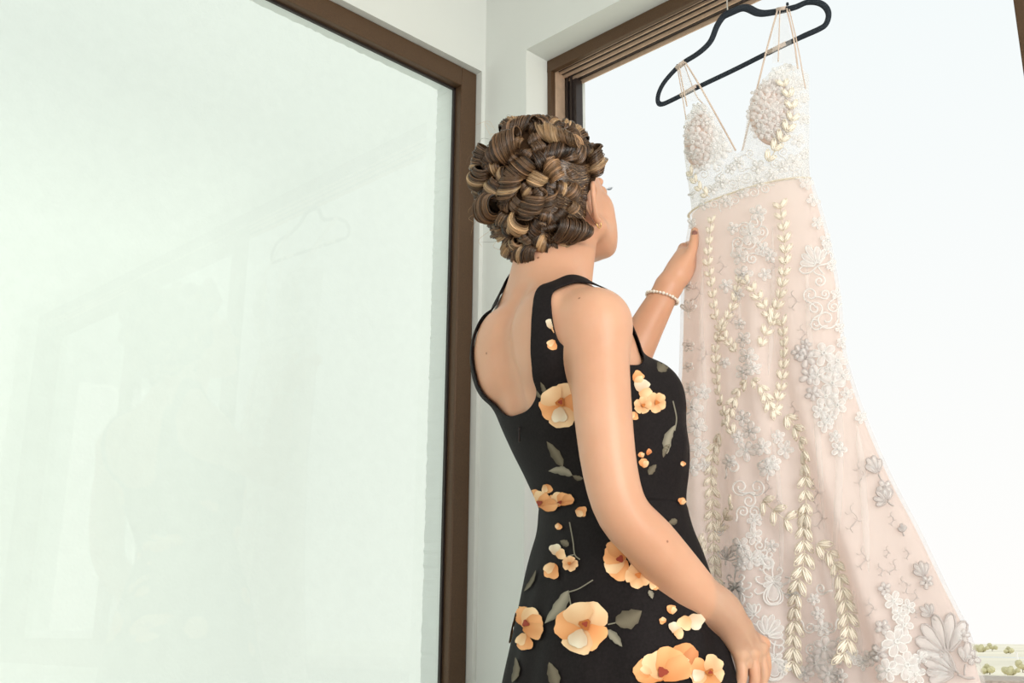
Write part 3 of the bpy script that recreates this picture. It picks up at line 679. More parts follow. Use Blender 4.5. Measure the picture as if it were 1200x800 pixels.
# fly-away hairs
rngf = np.random.default_rng(33); P = []; N = []
for k in range(46):
    ang = rngf.uniform(1.2, 4.4) if k < 34 else rngf.uniform(4.4, 7.2); e = np.array([math.cos(ang), math.sin(ang)])
    s = np.array([622, 212]) + e * (62, 76) + rngf.normal(0, 4, 2); d = e * rngf.uniform(4, 14) + rngf.normal(0, 5, 2) + (0, 5); q = s + d + rngf.normal(0, 8, 2) + (0, 6)
    p0, n0 = hair_hit(*s); dep = (p0 - CAM) @ F0; pts = [s, s + d * .8, q]
    row = spline(np.array([CAM + px_ray(*u) * (dep / (px_ray(*u) @ F0)) for u in pts]), 14); P.append(row); N.append(np.tile(CAM - p0, (14, 1)) / np.linalg.norm(CAM - p0))
v, f, c = strand_geo(np.array(P), np.array(N), np.full(46, .00022), tone(.4, 46, rngf))
tag(mesh_obj('flyaway_hairs', w2l(v), f, M_hair, hair, world=False, cols=c), kind='stuff')

# ------------------------------------------------------------------ eyes, lashes, earring, bracelet, nails
M_white = plain('eye_white', (.85, .83, .8), .2); M_gold = plain('gold', (.83, .55, .22), .25, 1.0); M_pearl = plain('pearl', (.88, .82, .72), .25, spec=.6)
M_nail = plain('brown_nail_varnish', (.30, .13, .10), .3); M_lash = plain('dark_lash', (.05, .07, .10), .6); M_iris = plain('iris', (.13, .2, .24), .2)
for s in (1, -1):
    bm = bmesh.new(); bmesh.ops.create_uvsphere(bm, u_segments=20, v_segments=14, radius=.0122)
    V = np.array([v.co for v in bm.verts]) @ HR + hp(s * .031, .0885, .008); Fc = [[v.index for v in f.verts] for f in bm.faces]; bm.free()
    mi = [1 if ((np.mean([V[i] for i in f], 0) - hp(s * .031, .0885, .008)) @ hf) > .0109 else 0 for f in Fc]
    mesh_obj('eye', V, Fc, None, person, world=False, mats=[M_white, M_iris], fmat=mi)
    b = MB()
    for k in range(16):
        t = (k / 15 - .5) * 2; base = hp(s * (.032 + t * .012), .100 - .006 * t * t, .0125 - .003 * t * t)
        b.tube(spline([base, base + hf * .005 + hr * s * .003 * t - hu * .0005, base + hf * .009 + hr * s * .006 * t + hu * .0035], 5), [.0005, .00045, .0004, .0003, .00015], 4)
    b.build('eyelashes', M_lash, person, True, world=False)
    b = MB(); th = np.linspace(0, 2 * math.pi, 25); c = hp(s * .0785, -.012, -.0575)
    b.tube([c + hf * .0062 * math.cos(a) + hu * .0062 * math.sin(a) for a in th], .0011, 8, cap=False); b.build('hoop_earring', M_gold, person, True, world=False)
wr_c = np.array([-.1005, .194, 1.4425]); wr_d = np.array([.024, .036, .078]); wr_d /= np.linalg.norm(wr_d)
e1 = np.cross(wr_d, ZUP); e1 /= np.linalg.norm(e1); e2 = np.cross(wr_d, e1)
br = empty('bracelet', (0, 0, 0)); br.parent = person; br['label'] = 'string of small pearls round the wrist'
bm = bmesh.new(); bmesh.ops.create_icosphere(bm, subdivisions=2, radius=1); pm = bpy.data.meshes.new('pearl'); bm.to_mesh(pm); bm.free(); pm.materials.append(M_pearl)
pm.polygons.foreach_set('use_smooth', np.ones(len(pm.polygons), bool))
for k in range(30):
    a = k * 2 * math.pi / 30; o = bpy.data.objects.new('pearl', pm); COL.objects.link(o); o.parent = br; s = .0028 if k % 3 else .0034; o.scale = (s, s, s)
    o.location = wr_c + (e1 * math.cos(a) + e2 * math.sin(a)) * .0302 + wr_d * (.006 * math.sin(a))
def nail(c, d, n, w=.0055, l=.0065):
    d = np.array(d) / np.linalg.norm(d); n = np.array(n) - d * (np.array(n) @ d); n /= np.linalg.norm(n); s = np.cross(d, n); V = []; Fc = []
    for i in range(7):
        for j in range(7):
            u, v = i / 3 - 1, j / 3 - 1; k = math.sqrt(max(0, 1 - .35 * v * v)) if abs(u) < 1 else 1
            V.append(np.array(c) + d * l * v + s * w * u * math.sqrt(max(.15, 1 - abs(v) ** 4)) - n * .0022 * u * u)
    Fc = [(i * 7 + j, (i + 1) * 7 + j, (i + 1) * 7 + j + 1, i * 7 + j + 1) for i in range(6) for j in range(6)]
    o = mesh_obj('fingernail', V, Fc, M_nail, person, world=False); m = o.modifiers.new('t', 'SOLIDIFY'); m.thickness = .0008
camL = w2l(CAM)
tip = np.array([-.0745, .2590, 1.581]); body_bvh = BVHTree.FromPolygons([Vector(v) for v in BV], [tuple(int(i) for i in q) for q in geo[3][1] + sum(len(g_[0]) for g_ in geo[:3])])
_h = body_bvh.ray_cast(Vector(camL), Vector(tip - camL).normalized()); _c = np.array(_h[0]) if _h[0] is not None else tip
nail(_c + (camL - _c) / np.linalg.norm(camL - _c) * .0012, (-.007, .0085, .025), camL - tip)

# ------------------------------------------------------------------ flowers printed on her dress, laid on the cloth
M_print = tinted('printed_crepe', .75, .12)
def bvh_of(V, Fc): return BVHTree.FromPolygons([Vector(v) for v in V], [tuple(int(i) for i in f) for f in Fc])
bvh_bod = bvh_of(l2w(bv + 0), bt); bvh_sk = bvh_of(l2w(sv), sq)
PEACH = np.array((.80, .36, .13)); PALE = np.array((.86, .57, .32)); CREAM = np.array((.74, .63, .48)); DEEP = np.array((.60, .20, .055)); RED = np.array((.33, .06, .035)); LEAF = np.array((.145, .125, .088)); LEAF2 = np.array((.25, .23, .175))
class View:
    def __init__(s, o, F, R, U): s.o, s.F, s.R, s.U = o, F, R, U
    def ray(s, x, y): return s.F + s.R * ((x - 600) / FOC) + s.U * ((400 - y) / FOC)
VIEW0 = View(CAM, FW, RT, UP)
def hit(view, x, y):
    d = view.ray(x, y); d = Vector(d / np.linalg.norm(d)); best = None
    for k, b in enumerate((bvh_bod, bvh_sk)):
        h = b.ray_cast(Vector(view.o), d)
        if h[0] is not None and (best is None or h[3] < best[2]): best = (np.array(h[0]), np.array(h[1]) * (-1 if h[1].dot(d) > 0 else 1), h[3], k)
    return best
def lay(view, shapes, name, label=None):
    """shapes: list of (grid of pixels (n,m,2), colours (n,m,3), layer); projected onto the dress"""
    V = []; Fc = []; C = []; votes = [0, 0]
    for G, K, layer in shapes:
        n, m, _ = G.shape; idx = -np.ones((n, m), int); off = np.zeros((n, m)); pos = {}
        for i in range(n):
            for j in range(m):
                h = hit(view, *G[i, j])
                if h is None: continue
                idx[i, j] = len(V); V.append(h[0] + h[1] * (.0030 + .00045 * layer)); C.append(K[i, j]); pos[(i, j)] = h[0]; votes[h[3]] += 1
        for i in range(n - 1):
            for j in range(m - 1):
                q = [(i, j), (i + 1, j), (i + 1, j + 1), (i, j + 1)]
                if all(idx[a] >= 0 for a in q) and max(np.linalg.norm(pos[q[a]] - pos[q[a - 1]]) for a in range(4)) < .03: Fc.append([idx[a] for a in q])
    if not Fc: return None
    par = bodice if votes[0] >= votes[1] else skirt
    return mesh_obj(name, w2l(np.array(V)), np.array(Fc), M_print, par, world=False, cols=np.array(C))
def petal(c, ang, L, w, col, layer, rng, notch=.12):
    """rounded petal with a softly waved rim; rings from its middle outwards"""
    n, m = 6, 25; d = np.array([math.cos(ang), math.sin(ang)]); p = np.array([-d[1], d[0]]); ph = rng.uniform(0, 6); nt_ = rng.uniform(.3, 1) * notch
    a = np.linspace(0, 2 * math.pi, m); rim = 1 + .05 * np.sin(4 * a + ph) + .035 * np.sin(7 * a + 2 * ph) - nt_ * np.exp(-(np.minimum(a, 2 * math.pi - a) / .3) ** 2); rim[-1] = rim[0]
    ux = np.cos(a); uy = np.sin(a) * (1 + .35 * np.cos(a)) * (.94)          # wider towards the tip
    t = np.linspace(0, 1, n)[:, None] ** .8
    along = .52 * L + .5 * L * ux * rim * t; across = w * uy * rim * t
    G = np.array(c)[None, None] + d * along[..., None] + p * across[..., None]
    hi = np.clip(col * 1.10 + (.05, .09, .08), 0, 1); lo = col * (.80, .60, .46)
    k = np.clip(.12 + .85 * along / L + .16 * np.sin(across / (w + 1e-6) * 4 + ph) * along / L, 0, 1)[..., None]
    return (G, lo * (1 - k) + hi * k, layer)
def blob(c, r, col, layer, rng, n=7):
    t = np.linspace(0, 1, 4); a = np.linspace(0, 2 * math.pi, 13); rr = r * (1 + .25 * np.sin(a * 3 + rng.uniform(0, 6))); rr[-1] = rr[0]
    G = np.array(c) + np.stack([t[:, None] * rr * np.cos(a), t[:, None] * rr * np.sin(a)], -1); return (G, np.broadcast_to(col, G.shape[:2] + (3,)), layer)
def flower(view, c, R, rot, kind, seed, name='printed_flower'):
    rng = np.random.default_rng(seed); S = []; c = np.array(c, float); rot = math.radians(rot)
    if kind == 'open':      # big poppy-like bloom: outer petals, one pale folded petal, dark stamens
        for k, a in enumerate(np.linspace(0, 2 * math.pi, 5, endpoint=False)):
            S.append(petal(c, rot + a + rng.normal(0, .12), R * rng.uniform(.9, 1.12), R * rng.uniform(.5, .62), PEACH * rng.uniform(.9, 1.08) if k % 2 else PALE * .95, k, rng))
        S.append(petal(c + np.array([math.cos(rot + 2.6), math.sin(rot + 2.6)]) * R * .1, rot + 2.6, R * .72, R * .36, CREAM, 6, rng))
        S.append(blob(c + np.array([math.cos(rot), math.sin(rot)]) * R * .12, R * .2, DEEP * .8, 7, rng)); S.append(blob(c + np.array([math.cos(rot), math.sin(rot)]) * R * .14, R * .1, RED, 8, rng))
    elif kind == 'side':    # bloom seen from the side: a fan of petals
        for k, a in enumerate((-.95, -.3, .35, 1.0)):
            S.append(petal(c, rot + a, R * rng.uniform(.9, 1.15), R * .42, (PEACH, PALE, PEACH, PEACH * .92)[k], k, rng))
        S.append(blob(c + np.array([math.cos(rot), math.sin(rot)]) * R * .25, R * .16, RED, 6, rng))
    elif kind == 'small':
        for k, a in enumerate(np.linspace(0, 2 * math.pi, 5, endpoint=False)): S.append(petal(c, rot + a, R, R * .5, PALE * (.9, .8, .72), k, rng, .05))
        S.append(blob(c, R * .22, DEEP, 6, rng))
    elif kind == 'white': S += [petal(c, rot, R, R * .55, CREAM, 0, rng), petal(c, rot + 1.5, R * .9, R * .5, PALE, 1, rng)]
    elif kind == 'petal': S += [petal(c, rot, R, R * .48, PEACH, 0, rng), petal(c, rot + .5, R * .8, R * .3, PALE, 1, rng)]
    elif kind == 'dark': S += [petal(c, rot, R, R * .36, PEACH * (.9, .75, .6), 0, rng), petal(c, rot + .28, R * .92, R * .22, DEEP, 1, rng)]
    return lay(view, S, name)
def leaf(view, a, b, w, seed, bright=0, name='printed_leaf'):
    rng = np.random.default_rng(seed); a = np.array(a, float); b = np.array(b, float); d = b - a; L = np.linalg.norm(d); d /= L; p = np.array([-d[1], d[0]])
    t = np.linspace(0, 1, 11); s = np.linspace(-1, 1, 7); prof = np.sin(math.pi * t ** .8) ** .8 * (1 + .12 * np.sin(t * 21 + seed)); bend = p * (L * .12 * rng.uniform(-1, 1))
    G = a + d * (L * t[:, None, None]) + bend * np.sin(math.pi * t)[:, None, None] + p * (w * prof[:, None] * s[None])[..., None]
    col = LEAF if not bright else LEAF2; k = (.5 + .5 * np.sin(s * 2.4 + 1))[None, :, None]; K = col * (.7 + .6 * k) * np.ones((11, 1, 1))
    return lay(view, [(G, K, 0)], name)
def stem(view, pts, w, name='printed_stem'):
    P = spline(np.array(pts, float), 14); T = np.gradient(P, axis=0); T /= np.linalg.norm(T, axis=1)[:, None]; N = np.stack([-T[:, 1], T[:, 0]], 1)
    G = np.stack([P - N * w, P + N * w], 1); return lay(view, [(G, np.broadcast_to(LEAF2, G.shape[:2] + (3,)), 0)], name)
FL = [((657, 473), 25, -60, 'open'), ((660, 343), 8, 90, 'petal'), ((647, 386), 12, -90, 'white'), ((650, 398), 12, 110, 'petal'), ((747, 460), 17, -70, 'white'), ((741, 447), 14, -50, 'petal'),
      ((767, 472), 12, 20, 'small'), ((751, 475), 10, 60, 'small'), ((742, 482), 10, 90, 'petal'), ((754, 548), 11, -100, 'petal'), ((757, 533), 8, -60, 'dark'), ((752, 536), 7, -120, 'petal'), ((633, 592), 20, -60, 'side'), ((640, 566), 12, 60, 'petal'),
      ((660, 592), 17, -100, 'side'), ((676, 598), 13, 10, 'petal'), ((653, 651), 13, -95, 'white'), ((652, 660), 19, 110, 'petal'), ((670, 661), 9, 0, 'small'), ((656, 613), 8, 80, 'petal'), ((734, 655), 25, 170, 'side'), ((722, 648), 15, -80, 'white'),
      ((748, 675), 15, 30, 'small'), ((762, 681), 13, 40, 'petal'), ((685, 735), 31, -40, 'open'), ((615, 735), 24, -40, 'side'), ((618, 742), 20, 95, 'petal'), ((786, 720), 11, -95, 'petal'), ((780, 727), 8, 170, 'petal'), ((788, 742), 13, -80, 'white'), ((806, 722), 19, 35, 'white'),
      ((776, 797), 36, -95, 'side'), ((797, 795), 42, -82, 'dark'), ((763, 790), 18, 190, 'petal'), ((826, 788), 21, 10, 'open'), ((801, 790), 24, -120, 'petal'), ((797, 540), 6, 60, 'petal'), ((797, 592), 9, -90, 'petal'), ((660, 792), 0, 0, 'none')]
for i, (c, R, rot, kind) in enumerate(FL):
    if kind != 'none': flower(VIEW0, c, R, rot, kind, 300 + i)
LF = [((661, 546), (642, 516), 5.5, 0), ((672, 556), (644, 551), 5, 1), ((684, 560), (672, 556), 3, 0), ((770, 436), (782, 424), 7, 0), ((780, 532), (790, 498), 5, 1), ((783, 520), (776, 536), 3, 0), ((759, 556), (768, 544), 4, 0),
      ((668, 692), (640, 731), 7, 1), ((722, 730), (752, 716), 11, 0), ((712, 738), (730, 758), 5, 1), ((654, 806), (645, 776), 7, 0), ((602, 800), (606, 770), 4, 0), ((760, 692), (764, 702), 3, 1), ((792, 610), (782, 614), 4, 0), ((668, 640), (658, 634), 4, 0), ((640, 462), (634, 446), 2.5, 0), ((636, 466), (630, 456), 2, 0), ((616, 693), (630, 668), 2.5, 0)]
for i, (a, b_, w, br_) in enumerate(LF): leaf(VIEW0, a, b_, w, 500 + i, br_)
for pts in [[(669, 612), (673, 635), (675, 650), (681, 656)], [(675, 650), (668, 652), (662, 656)], [(696, 680), (680, 690), (668, 694)], [(668, 696), (671, 712), (673, 724)], [(787, 470), (791, 490), (789, 505)], [(713, 732), (722, 730)]]: stem(VIEW0, pts, .7)
# the same print carries on round her far side
ctr = l2w(np.array([[0, -.02, 1.0]]))[0]
for q, ang in enumerate((95, 180, 265)):
    a = math.radians(ang); Rz = np.array([[math.cos(a), -math.sin(a), 0], [math.sin(a), math.cos(a), 0], [0, 0, 1]])
    vw = View(ctr + Rz @ (CAM - ctr), Rz @ FW, Rz @ RT, Rz @ UP); rng = np.random.default_rng(60 + q)
    for k in range(9):
        u = np.array([rng.uniform(640, 800), 470 + k * 38 + rng.uniform(-12, 12)])
        hh = hit(vw, *u)
        if hh is None or hh[1] @ (CAM - hh[0]) > -.25: continue
        flower(vw, u, rng.uniform(12, 27), rng.uniform(0, 360), ['open', 'side', 'small', 'open', 'white'][k % 5], 700 + q * 20 + k); leaf(vw, u + (24, 6), u + (38, -14) + rng.normal(0, 6, 2), 5, 800 + q * 20 + k, k % 2)
# zip at the back, waist seam
h = hit(VIEW0, 611, 499); b = MB(); p = h[0] + h[1] * .004
b.tube([p, p - ZUP * .006], .0022, 6, flat=.6); b.tube([p - ZUP * .006, p - ZUP * .024], [.0016, .0026], 6, flat=.5); V0 = w2l(np.array(b.V)); mesh_obj('zip_pull', V0, b.F, M_darkalu, bodice, world=False)

# ================================================================== the wedding gown on its hanger
M_lining = cloth('blush_lining', (.97, .845, .80), .6, tcol=(1.0, .88, .83), nscale=5, noise=.03)
M_backlining = cloth('thin_back_lining', (.96, .86, .82), .5, sheer=.6, nscale=5, noise=.03)
M_tulle = cloth('white_tulle', (.97, .95, .94), .5, sheer=.78, nscale=40)
M_illusion = cloth('illusion_mesh', (.95, .94, .93), .55, sheer=.60, nscale=60, pattern=160)
M_lace = cloth('white_lace', (.985, .98, .97), .45, nscale=200, noise=.015)
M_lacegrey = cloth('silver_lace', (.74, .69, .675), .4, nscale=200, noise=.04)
M_sheerpetal = cloth('sheer_petal', (.985, .98, .975), .5, sheer=.3, nscale=150)
M_bead = plain('ivory_bead', (.965, .905, .78), .38, noise=.03, nscale=90, spec=.5); M_thread = cloth('ivory_thread', (.96, .91, .80), .4, nscale=200)
M_strap = cloth('nude_strap', (.90, .79, .70), .45)
M_velvet = plain('black_velvet', (.026, .034, .045), .85, noise=.2, nscale=500, bump=.3, bscale=1500, spec=.25)
M_chrome = plain('chrome_wire', (.8, .78, .76), .18, 1.0)

# ---- hanger: flat velvet loop hooked over the window head
hanger = tag(empty('coat_hanger', (.70, .03, 1.97)), 'black velvet coat hanger hooked on the bronze window head', 'hanger')
bpy.context.view_layer.update()
HY = .03
def hpx(pts): return [on_plane(x, y, 1, HY) for x, y in pts]
outline = [(853, 16), (872, 9), (888, 15), (902, 15), (930, 9), (945, 3), (958, 3), (967, 8), (971, 17), (968, 28), (960, 34), (940, 43), (900, 62), (860, 82), (820, 101), (790, 116), (776, 122), (771, 119), (772, 109), (778, 97), (789, 84), (800, 74), (816, 64), (827, 55), (834, 46), (840, 31), (847, 20), (853, 16)]
pts = spline(np.array(hpx(outline)), 150); b = MB()
wd = np.interp(np.arange(150), [0, 8, 25, 60, 62, 110, 114, 140, 149], [.0155, .0145, .0105, .0105, .0095, .0095, .0100, .0135, .0155])
V, Fc = tube_geo(pts, wd * .5 + .001, 10, False, flat=.55, nrm=np.array([0, 1.0, 0])); b.add(V, Fc)
for q in ((794, 80), (923, 8)):      # strap notches
    c = on_plane(*q, 1, HY); b.tube([c + ZUP * .004, c + ZUP * .009], [.003, .0025], 6)
b.build('velvet_body', M_velvet, hanger, True)
h0 = on_plane(853, 16, 1, HY); b = MB()
b.tube(spline([h0, h0 + (0, .0, .03), h0 + (.001, .004, .075), h0 + (.002, .020, .118), h0 + (.002, .044, .132), h0 + (.002, .066, .124), h0 + (.002, .070, .110)], 40), .0017, 8)
b.build('hook', M_chrome, hanger, True)

# ---- the gown
gown = tag(empty('wedding_dress', (.80, -.05, .55)), 'blush mermaid wedding gown with white lace and ivory beading on a black hanger', 'dress')
bpy.context.view_layer.update()
zt = [.16, .55, .758, .831, .894, .981, 1.058, 1.147, 1.223, 1.301, 1.378, 1.475, 1.561, 1.639, 1.70, 1.76, 1.83, 1.90]
xr = [1.28, 1.180, 1.108, 1.092, 1.066, 1.031, .996, .962, .938, .921, .918, .907, .891, .873, .874, .880, .884, .886]
zl = [.16, .55, .75, .95, 1.113, 1.21, 1.293, 1.378, 1.466, 1.553, 1.638, 1.70, 1.76, 1.83, 1.90]
xl = [.34, .44, .50, .54, .566, .579, .592, .595, .597, .604, .616, .612, .608, .606, .606]
yc_t = ([.16, .76, 1.1, 1.4, 1.64, 1.9], [-.035, -.045, -.032, -.010, .004, .012])
dp_t = ([.16, .76, 1.1, 1.4, 1.55, 1.64, 1.7, 1.9], [.075, .072, .066, .058, .052, .044, .05, .05])
def gown_pt(s, z, back=False, off=0.0):
    """s in -1..1 across, z height; front panel bows towards the room"""
    s = np.asarray(s, float); z = np.asarray(z, float)
    a = smooth_interp(z, zl, xl); b_ = smooth_interp(z, zt, xr); c = (a + b_) / 2; w = (b_ - a) / 2 + off
    y0 = smooth_interp(z, *yc_t); d = smooth_interp(z, *dp_t) + off
    bow = np.sqrt(np.clip(1 - np.abs(s) ** 2.4, 0, 1)); k = np.clip((1.58 - z) / .8, 0, 1)
    x = c + w * s
    fold = k * (.017 * np.sin(9.5 * s + 1.2 + 1.1 * np.sin(z * 3.1)) + .013 * np.sin(17 * s + .8 * z * 4) + .022 * np.exp(-((s - .42 - .10 * (1.1 - z)) / .055) ** 2) * np.clip((1.32 - z) * 3, 0, 1) + .018 * np.exp(-((s - .66 - .05 * (1.1 - z)) / .06) ** 2) * np.clip((1.2 - z) * 3, 0, 1))
    fold = fold * bow
    cup = np.clip((z - 1.62) / .03, 0, 1) * .030 * (np.exp(-(((x - .668) / .045) ** 2 + ((z - 1.772) / .055) ** 2)) + np.exp(-(((x - .830) / .048) ** 2 + ((z - 1.776) / .060) ** 2)))
    y = y0 - d * bow - fold - cup if not back else y0 + (.25 * d) * bow + .4 * fold
    return np.stack([x, y, z + 0 * s], -1)
def gown_grid(zs, n, off=0.0):
    s = np.sin(np.linspace(-math.pi / 2, math.pi / 2, n)); A = np.array([gown_pt(s, np.full(n, z), False, off) for z in zs]); B = np.array([gown_pt(s[1:-1][::-1], np.full(n - 2, z), True, off) for z in zs])
    G = np.concatenate([A, B], 1); m = G.shape[1]; idx = np.arange(len(zs) * m).reshape(len(zs), m)
    q = np.stack([idx[:-1], np.roll(idx, -1, 1)[:-1], np.roll(idx, -1, 1)[1:], idx[1:]], -1).reshape(-1, 4)
    return G.reshape(-1, 3), q, n, m
zs = np.linspace(.16, 1.634, 150)
V, q, n, m = gown_grid(zs, 120); onfront = ((q % m) < n).sum(1) > 2
mesh_obj('skirt_lining', V, q[onfront], M_lining, gown); mesh_obj('back_lining', V, q[~onfront], M_backlining, gown)
V, q, n, m = gown_grid(zs, 120, .007); V[:, 1] += .0; mesh_obj('tulle_overskirt', V, q, M_tulle, gown); tv, tq = V, q
# bodice above the waist: neckline cut in the x-z plane
zs = np.linspace(1.632, 1.90, 90); V, q, n, m = gown_grid(zs, 150, .002); x, y, z = V.T
top = np.full(len(V), -1.0)
def up_curve(xx, pts): P = np.array(pts); return np.interp(xx, P[:, 0], P[:, 1])
isback = np.zeros(len(V), bool); cols_ = np.tile(np.arange(m), len(zs)); isback = cols_ >= n
neck = []
for p in [(803, 128), (812, 120), (826, 121), (838, 133), (848, 152), (856, 168), (864, 181), (870, 176), (876, 155), (884, 125), (892, 98), (902, 78), (914, 70), (926, 70), (934, 78), (940, 90), (945, 105)]:
    w_ = on_plane(*p, 1, -.045); neck.append((w_[0], w_[2]))
neck = [(neck[0][0] - .1, neck[0][1])] + neck + [(neck[-1][0] + .1, neck[-1][1] - .03)]
g = np.where(isback, 1.70 - z, up_curve(x, neck) - z)
v2, t2 = clip_mesh(V, tris(q), g); bodice_sheer = mesh_obj('illusion_bodice', v2, t2, M_illusion, gown)
bvh_gown = bvh_of(np.vstack([tv, v2]), [tuple(f) for f in tq] + [tuple(f + len(tv)) for f in t2])
def ghit(x, y):
    d = px_ray(x, y); h = bvh_gown.ray_cast(Vector(CAM), Vector(d / np.linalg.norm(d)))
    if h[0] is None: return None
    n_ = np.array(h[1]); 
    return np.array(h[0]), n_ if n_ @ d < 0 else -n_
# waist seam
s_ = np.linspace(-.99, .99, 60); w = gown_pt(s_, np.full(60, 1.633), False, .008)
b = MB(); b.tube(w, .0028, 6, flat=.6); b.build('waist_seam', M_thread, gown, True)

# padded cups
for cx, cz, rx, rz in ((.672, 1.765, .036, .056), (.833, 1.770, .036, .066)):
    n_ = 24; G = []
    for i in range(n_):
        for j in range(n_):
            u, v = 2 * i / (n_ - 1) - 1, 2 * j / (n_ - 1) - 1; e = (u * math.sqrt(1 - v * v / 2), v * math.sqrt(1 - u * u / 2))
            xx, zz = cx + rx * e[0], cz + rz * e[1]; a = np.interp(zz, zl, xl); c_ = np.interp(zz, zt, xr); s = (xx - (a + c_) / 2) / ((c_ - a) / 2)
            p = gown_pt(np.array([np.clip(s, -.97, .97)]), np.array([zz]), False, -.002)[0]; G.append(p)
    Fc = [(i * n_ + j, (i + 1) * n_ + j, (i + 1) * n_ + j + 1, i * n_ + j + 1) for i in range(n_ - 1) for j in range(n_ - 1)]
    o = mesh_obj('padded_cup', G, Fc, cloth('cup_blush', (.88, .74, .67), .4), gown); md = o.modifiers.new('t', 'SOLIDIFY'); md.thickness = .004; md.offset = 1

# straps: cords, sheer infill and the loops over the hanger
def strap(p0, p1, p2, y_end=-.04, r=.0016, mid=None):
    a = on_plane(*p0, 1, HY - .006); c = on_plane(*p2, 1, y_end); m_ = on_plane(*p1, 1, (HY + y_end) / 2)
    MB().tube(spline([a, m_, c], 24), r, 6).build('strap_cord', M_strap, gown, True)
strap((796, 79), (800, 100), (805, 124)); strap((803, 73), (822, 104), (862, 176), -.045, .0018); strap((802, 76), (815, 110), (824, 122), r=.0011)
strap((911, 12), (896, 68), (870, 176), -.045, .0018); strap((922, 10), (930, 45), (935, 80)); strap((914, 11), (913, 40), (912, 72), r=.0011); strap((925, 11), (934, 50), (944, 104), r=.0011); strap((794, 80), (800, 115), (804, 140), r=.0011)
for q in ([(793, 80), (803, 72)], [(911, 12), (922, 10)], [(798, 112), (817, 101)], [(900, 62), (922, 51)]):
    a, c = [on_plane(*k, 1, HY) for k in q]; b = MB()
    d = c - a; L = np.linalg.norm(d); d /= L; V = []
    th = np.linspace(0, 2 * math.pi, 17)
    for t in (0, 1):
        for k in th: V.append(a + d * L * t + np.array([0, math.cos(k) * .0058, 0]) + np.cross(d, [0, 1, 0]) * math.sin(k) * .0052)
    b.add(V, [(i, i + 1, 18 + i, 17 + i) for i in range(16)]); o = b.build('strap_loop', M_strap, gown, True); md = o.modifiers.new('t', 'SOLIDIFY'); md.thickness = .0008
for quad in ([(797, 81), (803, 75), (822, 118), (806, 120)], [(911, 14), (922, 12), (934, 74), (905, 74)]):
    P = [on_plane(*quad[0], 1, HY), on_plane(*quad[1], 1, HY), on_plane(*quad[2], 1, -.035), on_plane(*quad[3], 1, -.035)]; n_ = 8
    G = [(P[0] * (1 - i) + P[1] * i) * (1 - j) + (P[3] * (1 - i) + P[2] * i) * j + np.array([0, -.006 * math.sin(math.pi * j), 0]) for j in np.linspace(0, 1, n_) for i in np.linspace(0, 1, n_)]
    mesh_obj('strap_tulle', G, [(i * n_ + j, (i + 1) * n_ + j, (i + 1) * n_ + j + 1, i * n_ + j + 1) for i in range(n_ - 1) for j in range(n_ - 1)], M_tulle, gown)

# ---- beaded vines
def bead_leaf_mesh():
    b = MB(); bm = bmesh.new()
    def ellip(c, r, rot, mat):
        M = Matrix.Translation(c) @ Matrix.Rotation(rot, 4, 'Z') @ Matrix.Diagonal((*r, 1)); bmesh.ops.create_icosphere(bm, subdivisions=2, radius=1, matrix=M)
    ellip((.50, .10, .10), (.42, .075, .08), .10, 0); ellip((.50, -.10, .10), (.42, .075, .08), -.10, 0); ellip((.58, 0, .13), (.30, .05, .07), 0, 0)
    nb = len(bm.faces)
    V = [v.co.copy() for v in bm.verts]; Fb = [[v.index for v in f.verts] for f in bm.faces] if bm.verts.index_update() is None else []
    bm.free(); mi = [0] * len(Fb)
    o = [(.0, 0), (.2, .14), (.5, .235), (.8, .16), (1.04, 0), (.8, -.16), (.5, -.235), (.2, -.14), (.0, 0)]
    tv_, tf_ = tube_geo(spline([(x_, y_, .03) for x_, y_ in o], 22), .05, 5, False); k = len(V); V += [Vector(v) for v in tv_]; Fb += [[i + k for i in f] for f in tf_]; mi += [1] * len(tf_)
    me = bpy.data.meshes.new('bead_leaf'); me.from_pydata([tuple(v) for v in V], [], Fb); me.materials.append(M_bead); me.materials.append(M_thread)
    me.polygons.foreach_set('material_index', np.array(mi, np.int32)); me.polygons.foreach_set('use_smooth', np.ones(len(me.polygons), bool)); return me
LEAFME = bead_leaf_mesh(); n_leaf = 0
def vine(path, step, size, up=False, spread=31, lift=.0022):
    """chevrons of bead leaves along a pixel path laid on the gown"""
    global n_leaf
    P = spline(np.array(path, float), 200); L = np.concatenate([[0], np.cumsum(np.linalg.norm(np.diff(P, axis=0), axis=1))]); k = max(2, int(L[-1] / step))
    hits = []
    for i in range(k + 1):
        u = np.interp(i * L[-1] / k, L, np.arange(200)); q = P[int(u)]; h = ghit(*q)
        if h: hits.append(h)
    if len(hits) < 2: return
    pts = np.array([h[0] for h in hits]) ; root = MB().tube(pts + np.array([h[1] for h in hits]) * .0015, .0009, 5).build('bead_vine', M_thread, gown, True)
    T = np.gradient(pts, axis=0)
    for (p, n_), t in zip(hits, T):
        t = t / (np.linalg.norm(t) + 1e-9); t = t - n_ * (t @ n_); t /= np.linalg.norm(t); sd = np.cross(n_, t)
        for s in (-1, 1):
            a = math.radians(spread + random.uniform(-7, 7)); d = (-t if not up else t) * math.cos(a) + sd * s * math.sin(a); e = np.cross(n_, d); sz = size * .00185 * random.uniform(.9, 1.1)
            o = bpy.data.objects.new('bead_leaf', LEAFME); COL.objects.link(o); o.parent = root
            base = p + n_ * lift + d * sz * .04
            o.matrix_basis = Matrix([[d[0] * sz, e[0] * sz, n_[0] * sz, base[0]], [d[1] * sz, e[1] * sz, n_[1] * sz, base[1]], [d[2] * sz, e[2] * sz, n_[2] * sz, base[2]], [0, 0, 0, 1]]); n_leaf += 1
